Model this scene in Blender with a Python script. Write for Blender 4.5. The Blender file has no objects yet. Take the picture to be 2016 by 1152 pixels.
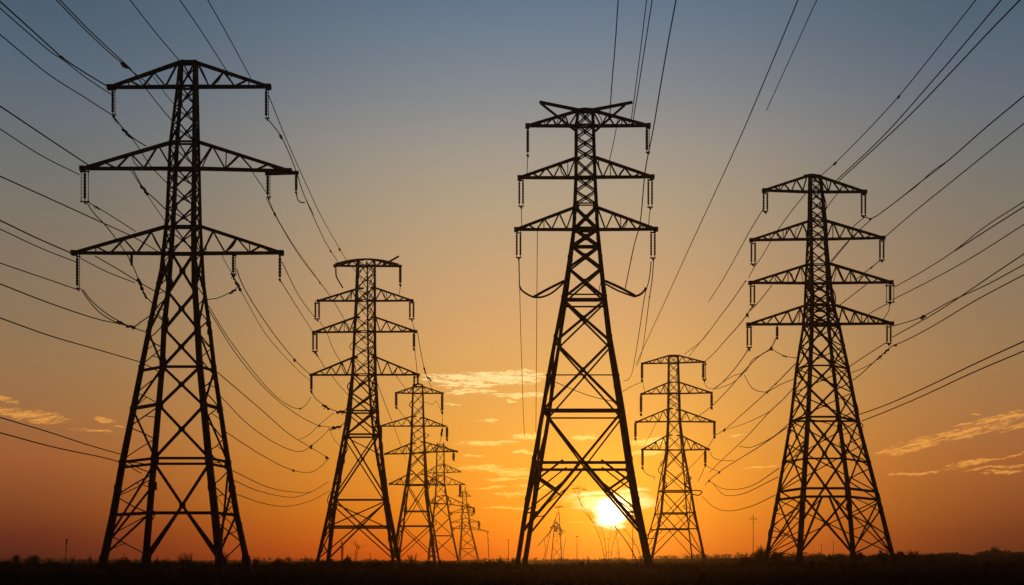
import bpy, math, random
from mathutils import Vector
sc = bpy.context.scene
COL = sc.collection
# ------------------------------------------------------------------ camera
F, CX, HY, CAMH = 2016.0, 1008.0, 1104.0, 1.2      # 36 mm lens: measured in pixels of the 2016 px wide photograph
cam_d = bpy.data.cameras.new('camera')
cam = bpy.data.objects.new('camera', cam_d)
COL.objects.link(cam)
cam.location = (0, 0, CAMH)
cam.rotation_euler = (math.radians(90), 0, 0)       # level camera, front raised (shift) so that the towers stay upright
cam_d.sensor_width, cam_d.lens = 36.0, 36.0
cam_d.shift_y = (HY - 576.0) / F
cam_d.clip_start, cam_d.clip_end = 0.1, 20000.0
sc.camera = cam
# ------------------------------------------------------------------ exposure
vs = sc.view_settings
vs.view_transform, vs.look, vs.exposure, vs.gamma = 'Standard', 'None', 0.0, 1.0
vs.use_curve_mapping = False
cy = sc.cycles
cy.use_denoising = True
cy.max_bounces, cy.diffuse_bounces, cy.volume_bounces, cy.glossy_bounces = 4, 2, 1, 2
cy.sample_clamp_indirect = 4.0
# ------------------------------------------------------------------ sun and sky
SUN_PX = (1204.0, 1008.0)
SUN_AZ = math.atan((SUN_PX[0] - CX) / F)
SUN_EL = math.atan((HY - SUN_PX[1]) / F * math.cos(SUN_AZ))
SUN_DIR = Vector((math.sin(SUN_AZ) * math.cos(SUN_EL), math.cos(SUN_AZ) * math.cos(SUN_EL), math.sin(SUN_EL)))
sun_d = bpy.data.lights.new('sun', 'SUN')
sun = bpy.data.objects.new('sun', sun_d)
COL.objects.link(sun)
sun_d.energy, sun_d.angle, sun_d.color = 0.15, math.radians(0.5), (1.0, 0.44, 0.10)
sun.rotation_euler = SUN_DIR.to_track_quat('Z', 'Y').to_euler()
sun.location = (0, 0, 120)

def lin(c):
    return tuple(((v / 255) / 12.92 if v / 255 <= 0.04045 else ((v / 255 + 0.055) / 1.055) ** 2.4) for v in c)

world = bpy.data.worlds.new('World')
sc.world = world
world.use_nodes = True
NT = world.node_tree
NT.nodes.clear()
def nd(t, **kw):
    n = NT.nodes.new(t)
    for k, v in kw.items():
        setattr(n, k, v)
    return n
def put(n, i, v):
    if isinstance(v, bpy.types.NodeSocket):
        NT.links.new(v, n.inputs[i])
    else:
        n.inputs[i].default_value = v
def M(op, a, b=0.0, c=0.0, clamp=False):
    n = nd('ShaderNodeMath', operation=op, use_clamp=clamp)
    put(n, 0, a); put(n, 1, b); put(n, 2, c)
    return n.outputs[0]
def MIX(f, a, b, kind='MIX'):
    n = nd('ShaderNodeMix', data_type='RGBA', blend_type=kind)
    put(n, 0, f)
    put(n, 6, a if isinstance(a, bpy.types.NodeSocket) else (*a, 1.0))
    put(n, 7, b if isinstance(b, bpy.types.NodeSocket) else (*b, 1.0))
    return n.outputs[2]
def SMOOTH(v, lo, hi, to0=0.0, to1=1.0):
    n = nd('ShaderNodeMapRange', interpolation_type='SMOOTHSTEP')
    put(n, 0, v)
    for i, x in enumerate((lo, hi, to0, to1)):
        n.inputs[i + 1].default_value = x
    return n.outputs[0]
def RAMP(v, lo, hi, stops):
    n0 = nd('ShaderNodeMapRange'); put(n0, 0, v)
    n0.inputs[1].default_value, n0.inputs[2].default_value = lo, hi
    n = nd('ShaderNodeValToRGB'); put(n, 0, n0.outputs[0])
    el = n.color_ramp.elements
    while len(el) > 1:
        el.remove(el[-1])
    for i, (p, c) in enumerate(stops):
        t = min(1.0, max(0.0, (p - lo) / (hi - lo)))
        e = el[0] if i == 0 else el.new(t)
        e.position = t
        e.color = (*lin(c), 1.0)
    return n.outputs[0]

tc = nd('ShaderNodeTexCoord')
nrm = nd('ShaderNodeVectorMath', operation='NORMALIZE'); put(nrm, 0, tc.outputs['Generated'])
sep = nd('ShaderNodeSeparateXYZ'); put(sep, 0, nrm.outputs[0])
X, Y, Z = sep.outputs
AZ = M('ARCTAN2', X, Y)                                  # 0 straight ahead, + to the right
HOR = M('MAXIMUM', M('SQRT', M('ADD', M('MULTIPLY', X, X), M('MULTIPLY', Y, Y))), 1e-4)
EL = M('DIVIDE', Z, HOR)                                 # tangent of the height above the horizon
def el_of(py, c=1.0):
    return (HY - py) / F * c
CENTRE = [(1112, (198, 58, 0)), (1090, (221, 80, 0)), (1060, (235, 104, 0)), (1000, (241, 133, 5)), (900, (230, 152, 44)),
          (800, (218, 156, 74)), (700, (208, 159, 95)), (600, (199, 157, 110)), (500, (186, 157, 120)),
          (400, (171, 156, 130)), (300, (156, 150, 139)), (200, (131, 138, 142)), (100, (111, 128, 143)),
          (0, (92, 115, 139)), (-500, (55, 77, 104)), (-1500, (32, 44, 68))]
EDGE = [(1112, (62, 17, 19)), (1090, (76, 22, 21)), (1050, (101, 36, 25)), (1000, (130, 62, 31)), (900, (159, 90, 48)),
        (800, (157, 108, 66)), (700, (149, 115, 79)), (600, (137, 115, 88)), (500, (130, 115, 96)),
        (400, (120, 114, 103)), (300, (108, 111, 110)), (200, (96, 107, 116)), (100, (83, 101, 118)),
        (0, (71, 93, 111)), (-500, (44, 60, 84)), (-1500, (28, 38, 60))]
DARK = [(1112, (36, 24, 30)), (900, (62, 50, 58)), (600, (54, 56, 70)), (0, (40, 52, 72)), (-1500, (24, 33, 54))]
lo, hi = el_of(1112), el_of(-1500)
c_mid = RAMP(EL, lo, hi, [(el_of(p), c) for p, c in CENTRE])
c_edge = RAMP(EL, lo, hi, [(el_of(p, .894), c) for p, c in EDGE])
c_dark = RAMP(EL, lo, hi, [(el_of(p), c) for p, c in DARK])
AZ0 = math.atan((1075 - CX) / F)
DAZ = M('MAXIMUM', M('MULTIPLY', M('SUBTRACT', AZ, AZ0), 1.10), M('SUBTRACT', AZ0, AZ))
t_side = SMOOTH(DAZ, math.radians(1.0), math.radians(28.5))
t_back = SMOOTH(DAZ, math.radians(32.0), math.radians(100.0))
base = MIX(t_back, MIX(t_side, c_mid, c_edge), c_dark)
# the light of the low sun in the air around it
dotn = nd('ShaderNodeVectorMath', operation='DOT_PRODUCT')
put(dotn, 0, nrm.outputs[0]); dotn.inputs[1].default_value = SUN_DIR
TH = M('ARCCOSINE', M('MINIMUM', dotn.outputs['Value'], 0.9999999))     # angle to the sun
def glow(width, amp, col):
    g = M('MULTIPLY', M('EXPONENT', M('MULTIPLY', TH, -1.0 / math.radians(width))), amp)
    n = nd('ShaderNodeVectorMath', operation='SCALE'); n.inputs[0].default_value = col
    put(n, 'Scale', g)
    return n.outputs[0]
def ADD(a, b):
    n = nd('ShaderNodeVectorMath', operation='ADD'); put(n, 0, a); put(n, 1, b)
    return n.outputs[0]
# clouds: thin lit streaks near the horizon
def cloud_field(ells, wob):
    best = None
    for cx, cy_, L, W, tilt in ells:
        u, v = (cx - CX) / F, (HY - cy_) / F
        a0 = math.atan(u); ca = math.cos(a0); e0 = v * ca
        dx = M('ADD', M('SUBTRACT', AZ, a0), M('MULTIPLY', wob[0], 0.006))
        dy = M('ADD', M('SUBTRACT', EL, e0), wob[1])
        t = math.tan(math.radians(tilt)) / ca
        dy = M('SUBTRACT', dy, M('MULTIPLY', dx, t))
        q = M('ADD', M('POWER', M('ABSOLUTE', M('DIVIDE', dx, L / F * ca * ca)), 2.0),
              M('POWER', M('ABSOLUTE', M('DIVIDE', dy, W / F * ca)), 2.0))
        g = M('SUBTRACT', 1.0, q)
        best = g if best is None else M('MAXIMUM', best, g)
    return best
def noise(sx, sy, detail, rough, shift=0.0, shear=0.0):
    cmb = nd('ShaderNodeCombineXYZ')
    put(cmb, 0, M('MULTIPLY', AZ, sx))
    put(cmb, 1, M('MULTIPLY', M('SUBTRACT', EL, M('MULTIPLY', AZ, shear)), sy))
    cmb.inputs[2].default_value = shift
    n = nd('ShaderNodeTexNoise'); put(n, 'Vector', cmb.outputs[0])
    n.inputs['Scale'].default_value, n.inputs['Detail'].default_value, n.inputs['Roughness'].default_value = 1.0, detail, rough
    return n.outputs[0]
wob = (M('SUBTRACT', noise(24, 90, 3, .6, 3.1), .5),
       M('MULTIPLY', M('SUBTRACT', noise(34, 60, 3, .6, 9.7), .5), 0.012))
MIDC = [(950, 742, 150, 13, 1), (925, 756, 70, 9, 0), (1010, 748, 70, 14, 2), (925, 772, 60, 7, 0), (1020, 778, 62, 6, -1), (1005, 789, 14, 3, 0),
        (958, 829, 28, 6, 2), (955, 872, 75, 6, 1), (1040, 860, 40, 9, 4), (1035, 892, 30, 5, 2), (935, 895, 30, 3, 0),
        (980, 925, 85, 8, -1), (1020, 935, 50, 6, 0), (1000, 945, 50, 4, 1), (960, 960, 40, 3, 0), (1020, 972, 60, 6, 2),
        (1150, 862, 30, 6, 0), (1275, 868, 60, 9, 2), (1270, 890, 45, 5, 0), (890, 798, 25, 2, -3), (1150, 1030, 35, 2, 0),
        (1447, 860, 18, 4, 0), (1500, 917, 40, 2, 0), (1010, 1000, 70, 4, 0), (1140, 985, 40, 5, 0), (1060, 958, 60, 5, 1)]
SIDEC = [(1800, 878, 92, 15, 11), (1900, 852, 100, 14, 9), (1985, 822, 80, 11, 6), (1890, 838, 30, 5, 4), (1920, 818, 14, 2, 0), (2010, 838, 60, 8, 10),
         (1800, 931, 75, 4, 6), (1905, 914, 60, 9, 8), (1965, 920, 90, 4, 5), (1990, 929, 70, 5, 2), (1990, 896, 60, 3, 14), (1945, 903, 40, 6, 3),
         (60, 819, 100, 16, -5), (20, 812, 70, 12, 0), (5, 783, 36, 9, -10), (208, 829, 26, 7, -10), (180, 847, 58, 4, -2), (235, 840, 18, 2, -6), (130, 831, 8, 2, 0)]
SUNC = [(1185, 990, 75, 15, 3), (1232, 985, 62, 22, 0), (1270, 988, 36, 15, 0), (1160, 975, 80, 7, 4), (1245, 965, 45, 7, 0), (1215, 1000, 55, 20, 0)]
def streaks(sh, shear):
    a, b = noise(48, 400, 4, .6, sh, shear), noise(170, 900, 4, .65, sh + 11, shear)
    return M('ADD', M('MULTIPLY', a, .52), M('MULTIPLY', b, .48))
streak, streak_r = streaks(0.0, 0.0), streaks(5.0, 0.16)
def cloud_mask(ells, st, k, lo_, hi_):
    f = cloud_field(ells, wob)
    return SMOOTH(M('MULTIPLY', M('ADD', M('MULTIPLY', f, 0.62), M('MULTIPLY', M('SUBTRACT', st, .5), k)), SMOOTH(f, -0.15, 0.45)), lo_, hi_)
m_mid = cloud_mask(MIDC, streak, 5.2, 0.0, 0.62)
m_side = cloud_mask(SIDEC, streak_r, 5.8, 0.03, 0.86)
m_sun = cloud_mask(SUNC, streak, 1.2, 0.0, 0.9)
col_mid = RAMP(EL, el_of(1060), el_of(700), [(el_of(1040), (255, 180, 60)), (el_of(940), (255, 204, 92)), (el_of(850), (255, 218, 122)), (el_of(740), (255, 230, 160))])
skyc = MIX(M('MULTIPLY', m_mid, 0.92), base, col_mid)
skyc = MIX(M('MULTIPLY', m_side, 0.80), skyc, lin((244, 166, 74)))
skyc = ADD(skyc, glow(9.0, 0.27, (1.0, 0.34, 0.0)))
skyc = ADD(skyc, glow(2.8, 0.70, (1.0, 0.56, 0.04)))
core = SMOOTH(M('ADD', TH, M('MULTIPLY', M('SUBTRACT', noise(38, 130, 4, .6, 21.0), .45), 0.020)), math.radians(1.25), math.radians(0.25))
nsc = nd('ShaderNodeVectorMath', operation='SCALE'); nsc.inputs[0].default_value = (1.6, 1.35, 0.9); put(nsc, 'Scale', M('MULTIPLY', core, 2.6))
skyc = ADD(skyc, nsc.outputs[0])
nsc2 = nd('ShaderNodeVectorMath', operation='SCALE'); nsc2.inputs[0].default_value = (1.0, 0.9, 0.55)
put(nsc2, 'Scale', M('MULTIPLY', m_sun, SMOOTH(TH, math.radians(4.2), math.radians(0.6), 0.10, 1.1)))
skyc = ADD(skyc, nsc2.outputs[0])
bg = nd('ShaderNodeBackground'); put(bg, 0, skyc); bg.inputs[1].default_value = 1.0
nish = nd('ShaderNodeTexSky', sky_type='NISHITA', sun_disc=False)
nish.sun_elevation, nish.sun_rotation = SUN_EL, SUN_AZ
nish.air_density, nish.dust_density, nish.ozone_density = 1.0, 4.0, 1.5
bgn = nd('ShaderNodeBackground'); put(bgn, 0, nish.outputs[0]); bgn.inputs[1].default_value = 0.004
adds = nd('ShaderNodeAddShader'); NT.links.new(bg.outputs[0], adds.inputs[0]); NT.links.new(bgn.outputs[0], adds.inputs[1])
outw = nd('ShaderNodeOutputWorld'); NT.links.new(adds.outputs[0], outw.inputs[0])
# ------------------------------------------------------------------ helpers
def tag(o, label=None, cat=None, group=None, kind=None):
    for k, v in (('label', label), ('category', cat), ('group', group), ('kind', kind)):
        if v: o[k] = v
    return o
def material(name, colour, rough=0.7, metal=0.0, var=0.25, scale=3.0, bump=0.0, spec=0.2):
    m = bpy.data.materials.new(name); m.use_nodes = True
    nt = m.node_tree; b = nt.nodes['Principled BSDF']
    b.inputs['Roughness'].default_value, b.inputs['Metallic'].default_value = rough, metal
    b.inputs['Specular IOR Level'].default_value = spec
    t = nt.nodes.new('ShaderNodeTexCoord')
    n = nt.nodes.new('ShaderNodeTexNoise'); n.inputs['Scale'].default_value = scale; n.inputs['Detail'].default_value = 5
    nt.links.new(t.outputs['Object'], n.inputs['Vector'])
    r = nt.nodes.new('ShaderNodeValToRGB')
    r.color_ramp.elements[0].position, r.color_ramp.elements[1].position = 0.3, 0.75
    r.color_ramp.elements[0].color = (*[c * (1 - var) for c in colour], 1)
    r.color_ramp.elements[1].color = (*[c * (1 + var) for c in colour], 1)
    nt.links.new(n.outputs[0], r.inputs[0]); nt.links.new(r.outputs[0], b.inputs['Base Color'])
    if bump:
        bp = nt.nodes.new('ShaderNodeBump'); bp.inputs['Distance'].default_value = bump
        nt.links.new(n.outputs[0], bp.inputs['Height']); nt.links.new(bp.outputs[0], b.inputs['Normal'])
    return m
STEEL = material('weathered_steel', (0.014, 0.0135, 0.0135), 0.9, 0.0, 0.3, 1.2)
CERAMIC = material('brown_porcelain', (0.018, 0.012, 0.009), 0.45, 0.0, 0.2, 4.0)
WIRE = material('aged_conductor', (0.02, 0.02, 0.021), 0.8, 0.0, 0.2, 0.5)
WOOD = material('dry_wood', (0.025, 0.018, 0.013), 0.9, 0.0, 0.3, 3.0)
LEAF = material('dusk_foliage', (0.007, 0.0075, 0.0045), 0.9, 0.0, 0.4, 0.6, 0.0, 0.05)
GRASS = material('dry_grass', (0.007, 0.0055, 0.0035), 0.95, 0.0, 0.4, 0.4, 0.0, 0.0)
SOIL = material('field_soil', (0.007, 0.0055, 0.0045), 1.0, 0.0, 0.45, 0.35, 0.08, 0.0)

def sm(t): t = min(1.0, max(0.0, t)); return t * t * (3 - 2 * t)
def ground_z(x, y):                                   # nearly flat field that swells to a low rise on the far right
    z = 2.3 * sm((x - 22) / 62) * sm((y - 125) / 120)
    z += 0.9 * sm((-y + 40) / 400) * 0
    z += 0.10 * math.sin(x * 0.09 + 1.3) * math.sin(y * 0.07) * sm(y / 30)
    return z
def P(px, py, d): return Vector(((px - CX) / F * d, d, CAMH + (HY - py) / F * d))

class MB:
    def __init__(s): s.v, s.f = [], []
    def bar(s, p, q, w, h=None, roll=None):
        p, q = Vector(p), Vector(q); d = q - p
        if d.length < 1e-5: return
        d.normalize(); h = h or w
        ref = Vector((0, 1, 0)) if abs(d.y) < 0.9 else Vector((1, 0, 0))
        a = d.cross(ref).normalized(); b = d.cross(a).normalized()
        i = len(s.v)
        for c in (p, q):
            for sa, sb in ((-1, -1), (1, -1), (1, 1), (-1, 1)):
                s.v.append(tuple(c + a * (sa * w / 2) + b * (sb * h / 2)))
        s.f += [(i, i + 3, i + 2, i + 1), (i + 4, i + 5, i + 6, i + 7)] + [(i + k, i + (k + 1) % 4, i + 4 + (k + 1) % 4, i + 4 + k) for k in range(4)]
    def box(s, c, sx, sy, sz): s.bar((c[0] - sx / 2, c[1], c[2]), (c[0] + sx / 2, c[1], c[2]), sz, sy)
    def tube(s, pts, r, n=6, r1=None):
        pts = [Vector(p) for p in pts]; m = len(pts)
        if m < 2: return
        i0 = len(s.v); a = None
        for k, p in enumerate(pts):
            d = (pts[min(k + 1, m - 1)] - pts[max(k - 1, 0)])
            d = d.normalized() if d.length > 1e-9 else Vector((0, 0, 1))
            if a is None:
                ref = Vector((0, 0, 1)) if abs(d.z) < 0.9 else Vector((1, 0, 0))
                a = d.cross(ref).normalized()
            else:
                a = (a - d * a.dot(d)).normalized()
            b = d.cross(a)
            rr = r if r1 is None else r + (r1 - r) * k / (m - 1)
            for j in range(n):
                t = 2 * math.pi * j / n
                s.v.append(tuple(p + a * (math.cos(t) * rr) + b * (math.sin(t) * rr)))
        for k in range(m - 1):
            for j in range(n):
                s.f.append((i0 + k * n + j, i0 + k * n + (j + 1) % n, i0 + (k + 1) * n + (j + 1) % n, i0 + (k + 1) * n + j))
        s.f += [tuple(i0 + j for j in range(n))[::-1], tuple(i0 + (m - 1) * n + j for j in range(n))]
    def lathe(s, base, prof, n=8, axis=(0, 0, 1)):
        base, ax = Vector(base), Vector(axis).normalized()
        ref = Vector((1, 0, 0)) if abs(ax.x) < 0.9 else Vector((0, 1, 0))
        a = ax.cross(ref).normalized(); b = ax.cross(a); i0 = len(s.v)
        for r, t in prof:
            for j in range(n):
                w = 2 * math.pi * j / n
                s.v.append(tuple(base + ax * t + a * (math.cos(w) * r) + b * (math.sin(w) * r)))
        for k in range(len(prof) - 1):
            for j in range(n):
                s.f.append((i0 + k * n + j, i0 + k * n + (j + 1) % n, i0 + (k + 1) * n + (j + 1) % n, i0 + (k + 1) * n + j))
        m = len(prof) - 1
        s.f += [tuple(i0 + j for j in range(n))[::-1], tuple(i0 + m * n + j for j in range(n))]
    def sweep(s, nodes, sec):                        # cross-section carried along the nodes, kept level
        i0, n = len(s.v), len(sec[0])
        for p, c in zip(nodes, sec):
            for dx, dy in c: s.v.append((p[0] + dx, p[1] + dy, p[2]))
        for k in range(len(nodes) - 1):
            for j in range(n):
                s.f.append((i0 + k * n + j, i0 + k * n + (j + 1) % n, i0 + (k + 1) * n + (j + 1) % n, i0 + (k + 1) * n + j))
        m = len(nodes) - 1
        s.f += [tuple(i0 + j for j in range(n))[::-1], tuple(i0 + m * n + j for j in range(n))]
    def tri(s, a, b, c):
        i = len(s.v); s.v += [tuple(a), tuple(b), tuple(c)]; s.f.append((i, i + 1, i + 2))
    def quad(s, a, b, c, d):
        i = len(s.v); s.v += [tuple(a), tuple(b), tuple(c), tuple(d)]; s.f.append((i, i + 1, i + 2, i + 3))
    def build(s, name, mat, parent=None, origin=(0, 0, 0), smooth=False):
        me = bpy.data.meshes.new(name)
        ox, oy, oz = origin
        me.from_pydata([(v[0] - ox, v[1] - oy, v[2] - oz) for v in s.v], [], s.f)
        me.materials.append(mat)
        if smooth: me.polygons.foreach_set('use_smooth', [True] * len(me.polygons))
        o = bpy.data.objects.new(name, me); COL.objects.link(o)
        if parent: o.parent = parent
        else: o.location = origin
        return o
def empty(name, loc):
    o = bpy.data.objects.new(name, None); COL.objects.link(o); o.location = loc
    o.empty_display_size = 1.0
    return o
def smooth_path(pts, n=6):
    pts = [Vector(p) for p in pts]
    if len(pts) < 3: return [pts[0].lerp(pts[-1], k / n) for k in range(n + 1)]
    e = [2 * pts[0] - pts[1]] + pts + [2 * pts[-1] - pts[-2]]
    out = []
    for k in range(1, len(e) - 2):
        p0, p1, p2, p3 = e[k - 1:k + 3]
        t1 = max((p1 - p0).length, 1e-6) ** .5; t2 = max((p2 - p1).length, 1e-6) ** .5; t3 = max((p3 - p2).length, 1e-6) ** .5
        m1 = ((p1 - p0) / t1 - (p2 - p0) / (t1 + t2) + (p2 - p1) / t2) * t2
        m2 = ((p2 - p1) / t2 - (p3 - p1) / (t2 + t3) + (p3 - p2) / t3) * t2
        for j in range(n):
            t = j / n
            out.append(p1 * (2 * t**3 - 3 * t**2 + 1) + m1 * (t**3 - 2 * t**2 + t) + p2 * (-2 * t**3 + 3 * t**2) + m2 * (t**3 - t**2))
    out.append(pts[-1])
    return out
# ------------------------------------------------------------------ the ground
def make_ground():
    xs = sorted({round(math.copysign(1, k) * 4 * (math.exp(abs(k) * 0.131) - 1), 3) for k in range(-58, 59)})
    ys = sorted({round(-300 + 25 * k, 3) for k in range(0, 13)} | {round(4 * (math.exp(k * 0.115) - 1), 3) for k in range(0, 66)})
    g = MB()
    for y in ys:
        for x in xs: g.v.append((x, y, ground_z(x, y) if abs(x) < 3000 else ground_z(math.copysign(3000, x), y)))
    nx = len(xs)
    for j in range(len(ys) - 1):
        for i in range(nx - 1): g.f.append((j * nx + i, j * nx + i + 1, (j + 1) * nx + i + 1, (j + 1) * nx + i))
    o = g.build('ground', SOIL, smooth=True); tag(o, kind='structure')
make_ground()
# ------------------------------------------------------------------ lattice towers
def interp(poly, y):
    if y <= poly[0][1]: a, b = poly[0], poly[1]
    elif y >= poly[-1][1]: a, b = poly[-2], poly[-1]
    else:
        for a, b in zip(poly, poly[1:]):
            if a[1] <= y <= b[1]: break
    return a[0] + (b[0] - a[0]) * (y - a[1]) / (b[1] - a[1]) if b[1] != a[1] else a[0]

def insulator(parent, x, y, ztop, zbot, kind, org, px):
    """a suspension string of ribbed discs with its end fittings"""
    offs = {'single': [0.0], 'double': [-3.6, 3.6], 'triple': [-7.0, 0.0, 7.0], 'rod': [0.0, 4.5]}[kind]
    L = ztop - zbot
    for k, o in enumerate(offs):
        m = MB()
        xx = x + o * px
        r = (2.9 if kind == 'single' or (kind in ('rod', 'triple') and o == 0.0) else 2.0) * px
        thin = (kind == 'rod' and o) or (kind == 'triple' and o)
        if thin: r = 0.8 * px
        top, bot = ztop - 0.06 * L, zbot + 0.10 * L
        prof = [(0.35 * r, 0.0)]
        nd_ = max(6, min(20, int((top - bot) / 0.27)))
        for j in range(nd_):
            t = (top - bot) * j / nd_; s = (top - bot) / nd_
            prof += [(0.72 * r, t + 0.06 * s), (r, t + 0.25 * s), (0.97 * r, t + 0.65 * s), (0.72 * r, t + 0.85 * s)]
        prof += [(0.35 * r, top - bot)]
        m.lathe((xx, y, bot), prof, 8)
        m.bar((xx, y, ztop + (4.5 * px if k == len(offs) - 1 or k == 0 else 0)), (xx, y, top - 0.02), 1.5 * px); m.bar((xx, y, bot + 0.02), (xx, y, zbot), 1.3 * px)
        if k == 0:
            w = (abs(offs[-1] - offs[0]) + 4.5) * px
            cx_ = x + (offs[0] + offs[-1]) / 2 * px
            m.box((cx_, y, ztop - 0.02 * L), w, 1.6 * px, 2.2 * px)
            m.box((cx_, y, zbot), w, 1.6 * px, 2.0 * px)
            m.bar((cx_ - 1.5 * px, y, zbot), (cx_ + 1.5 * px, y, zbot - 4.5 * px), 3.0 * px)
        m.build('insulator_string', CERAMIC, parent, org)

def tower(name, label, spec):
    R = random.Random(spec.get('seed', 1))
    d = spec['d']; pm = d / F                                # metres per photo pixel at the tower
    Zof = lambda py: CAMH + (HY - py) * pm
    legs = spec['legs']; mirror = 'BL' not in legs
    top, base = spec['top'], HY + CAMH / pm
    kd = spec.get('kd', 0.5); sh = spec.get('shift', 0.0)
    def hd(py):
        w = [interp(p, py) for p in legs.values()]
        kt = spec.get('kt', .45)
        f = kt + (1 - kt) * sm((py - spec['waist'] + 60) / (base - spec['waist']) * 1.3)
        return max(kd * f * (max(w) - min(w)) * pm, 0.3)
    def node(c, py, z=None):
        h = hd(py); s = -1 if c[0] == 'F' else 1
        y = d + s * h
        if mirror and c[0] == 'B':
            x = (interp(legs['F' + c[1]], py) - CX) / F * (d - h) + sh * h
        else:
            x = (interp(legs[c], py) - CX) / F * y
        return Vector((x, y, Zof(py)))
    xc = (interp(legs['FL'], base) + interp(legs['FR'], base)) / 2
    bx = (xc - CX) * pm; bz = ground_z(bx, d)
    root = empty(name, (bx, d, bz)); org = (bx, d, bz)
    tag(root, label, 'pylon', 'lattice pylons')
    pys = sorted({top, *[y for p in legs.values() for _, y in p if top < y < base], *[a for a, b, *_ in spec['panels'] if a > top]})
    w0, w1 = spec['legw']
    for c in ('FL', 'FR', 'BL', 'BR'):
        m = MB(); ys_ = pys + [HY + (CAMH - ground_z(bx, d) + 0.4) / pm]
        nodes = [node(c, y) for y in ys_]
        sx = 1 if c[1] == 'L' else -1; sy = 1 if c[0] == 'F' else -1
        bwt, bwb = spec.get('backw', (.6, .9)); fac0 = (bwt, bwb) if c[0] == 'B' else (1.0, 1.0)
        def legwid(y):
            t = (y - top) / (base - top); return (w0 + (w1 - w0) * t) * pm * (fac0[0] + (fac0[1] - fac0[0]) * t)
        sec = []
        for y in ys_:
            w = legwid(y); t = w * 0.30
            sc_ = [(-w/2*sx, -w/2*sy), (w/2*sx, -w/2*sy), (w/2*sx, (-w/2+t)*sy), ((-w/2+t)*sx, (-w/2+t)*sy), ((-w/2+t)*sx, w/2*sy), (-w/2*sx, w/2*sy)]
            sec.append(sc_ if sx * sy > 0 else sc_[::-1])
        m.sweep(nodes, sec)
        # splice plates where the leg lengths are bolted together
        for y in ys_[2:-1:2]:
            p = node(c, y); w = legwid(y)
            m.box((p.x, p.y, p.z), w * 1.07, w * 1.07, w * 1.3)
        # concrete stub at the foot
        p = nodes[-1]; m.lathe((p.x, p.y, bz - 0.3), [(0.5, 0), (0.42, 0.5), (0.2, 0.54)], 8)
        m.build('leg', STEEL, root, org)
    bw, hw = spec['bracew'], spec['barw']
    faces = {'front': ('FL', 'FR'), 'right': ('FR', 'BR'), 'back': ('BL', 'BR'), 'left': ('BL', 'FL')}
    for fn, (a, b) in faces.items():
        m = MB()
        thin = spec.get('backbrace', 0.75) if fn == 'back' else (0.7 if fn in ('left', 'right') else 1.0)
        for pan in spec['panels']:
            y0, y1, kind = pan[:3]
            only = pan[3] if len(pan) > 3 else None
            if only and fn[0] not in only: continue
            kk = kind if fn == 'front' or len(pan) < 5 else pan[4]
            ww = bw * pm * thin * (0.56 if y1 < spec['waist'] + 2 else 1.0)
            A0, B0, A1, B1 = node(a, y0), node(b, y0), node(a, y1), node(b, y1)
            off = Vector((0, 0.03, 0))
            if kk == 'X':
                m.bar(A0 - off, B1 - off, ww); m.bar(B0 + off, A1 + off, ww)
                w = (A0 - B0).length / ((A0 - B0).length + (A1 - B1).length); c = A0.lerp(B1, w)
                m.box(c, ww * 2.2, ww * 1.2, ww * 2.0)
            elif kk == 'Z':
                m.bar(A0, B1, ww)
            elif kk == 'N':
                m.bar(B0, A1, ww)
            elif kk in ('K', 'KK'):                               # from the middle of the upper bar to the feet
                c = A0.lerp(B0, .5)
                m.bar(A0.lerp(B0, .42) if kk == 'KK' else c, A1, ww); m.bar(A0.lerp(B0, .58) if kk == 'KK' else c, B1, ww)
                if kk == 'K':
                    for t, q0, q1 in ((A1, A0, A1), (B1, B0, B1)):
                        m.bar(c.lerp(t, .45), q0.lerp(q1, .28), ww * .6); m.bar(c.lerp(t, .45), q0.lerp(q1, .62), ww * .6)
                        m.bar(c.lerp(t, .72), q0.lerp(q1, .62), ww * .5)
            elif kk == 'V':
                c = A1.lerp(B1, .5); m.bar(A0, c, ww); m.bar(B0, c, ww)
            elif kk == 'W':                                       # inverted wide V from the crossing above down to the legs
                c = A0.lerp(B0, .5)
                m.bar(c, A1, ww * 1.3); m.bar(c, B1, ww * 1.3)
                m.bar(A0.lerp(B0, .3), A0.lerp(A1, .35), ww * .8); m.bar(B0.lerp(A0, .3), B0.lerp(B1, .35), ww * .8)
                m.bar(A0.lerp(A1, .18), c.lerp(A1, .42), ww); m.bar(B0.lerp(B1, .18), c.lerp(B1, .42), ww)
                m.bar(c.lerp(A1, .28), A0.lerp(A1, .72), ww * .6); m.bar(c.lerp(B1, .28), B0.lerp(B1, .72), ww * .6)
                m.bar(c.lerp(A1, .72), A0.lerp(A1, .74), ww * .6); m.bar(c.lerp(B1, .72), B0.lerp(B1, .74), ww * .6)
        for py, fs, wf in spec['bars']:
            if fn[0] in fs:
                A, B = node(a, py), node(b, py)
                g = hw * pm * wf * (0.6 if py < spec['waist'] + 2 else 1.0)
                m.bar(A, B, g)
                for q, o in ((A, B), (B, A)):                     # gusset plates
                    t = (o - q).normalized(); m.bar(q + t * g * .2, q + t * g * 1.3, g * 1.5, g * .4)
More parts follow.
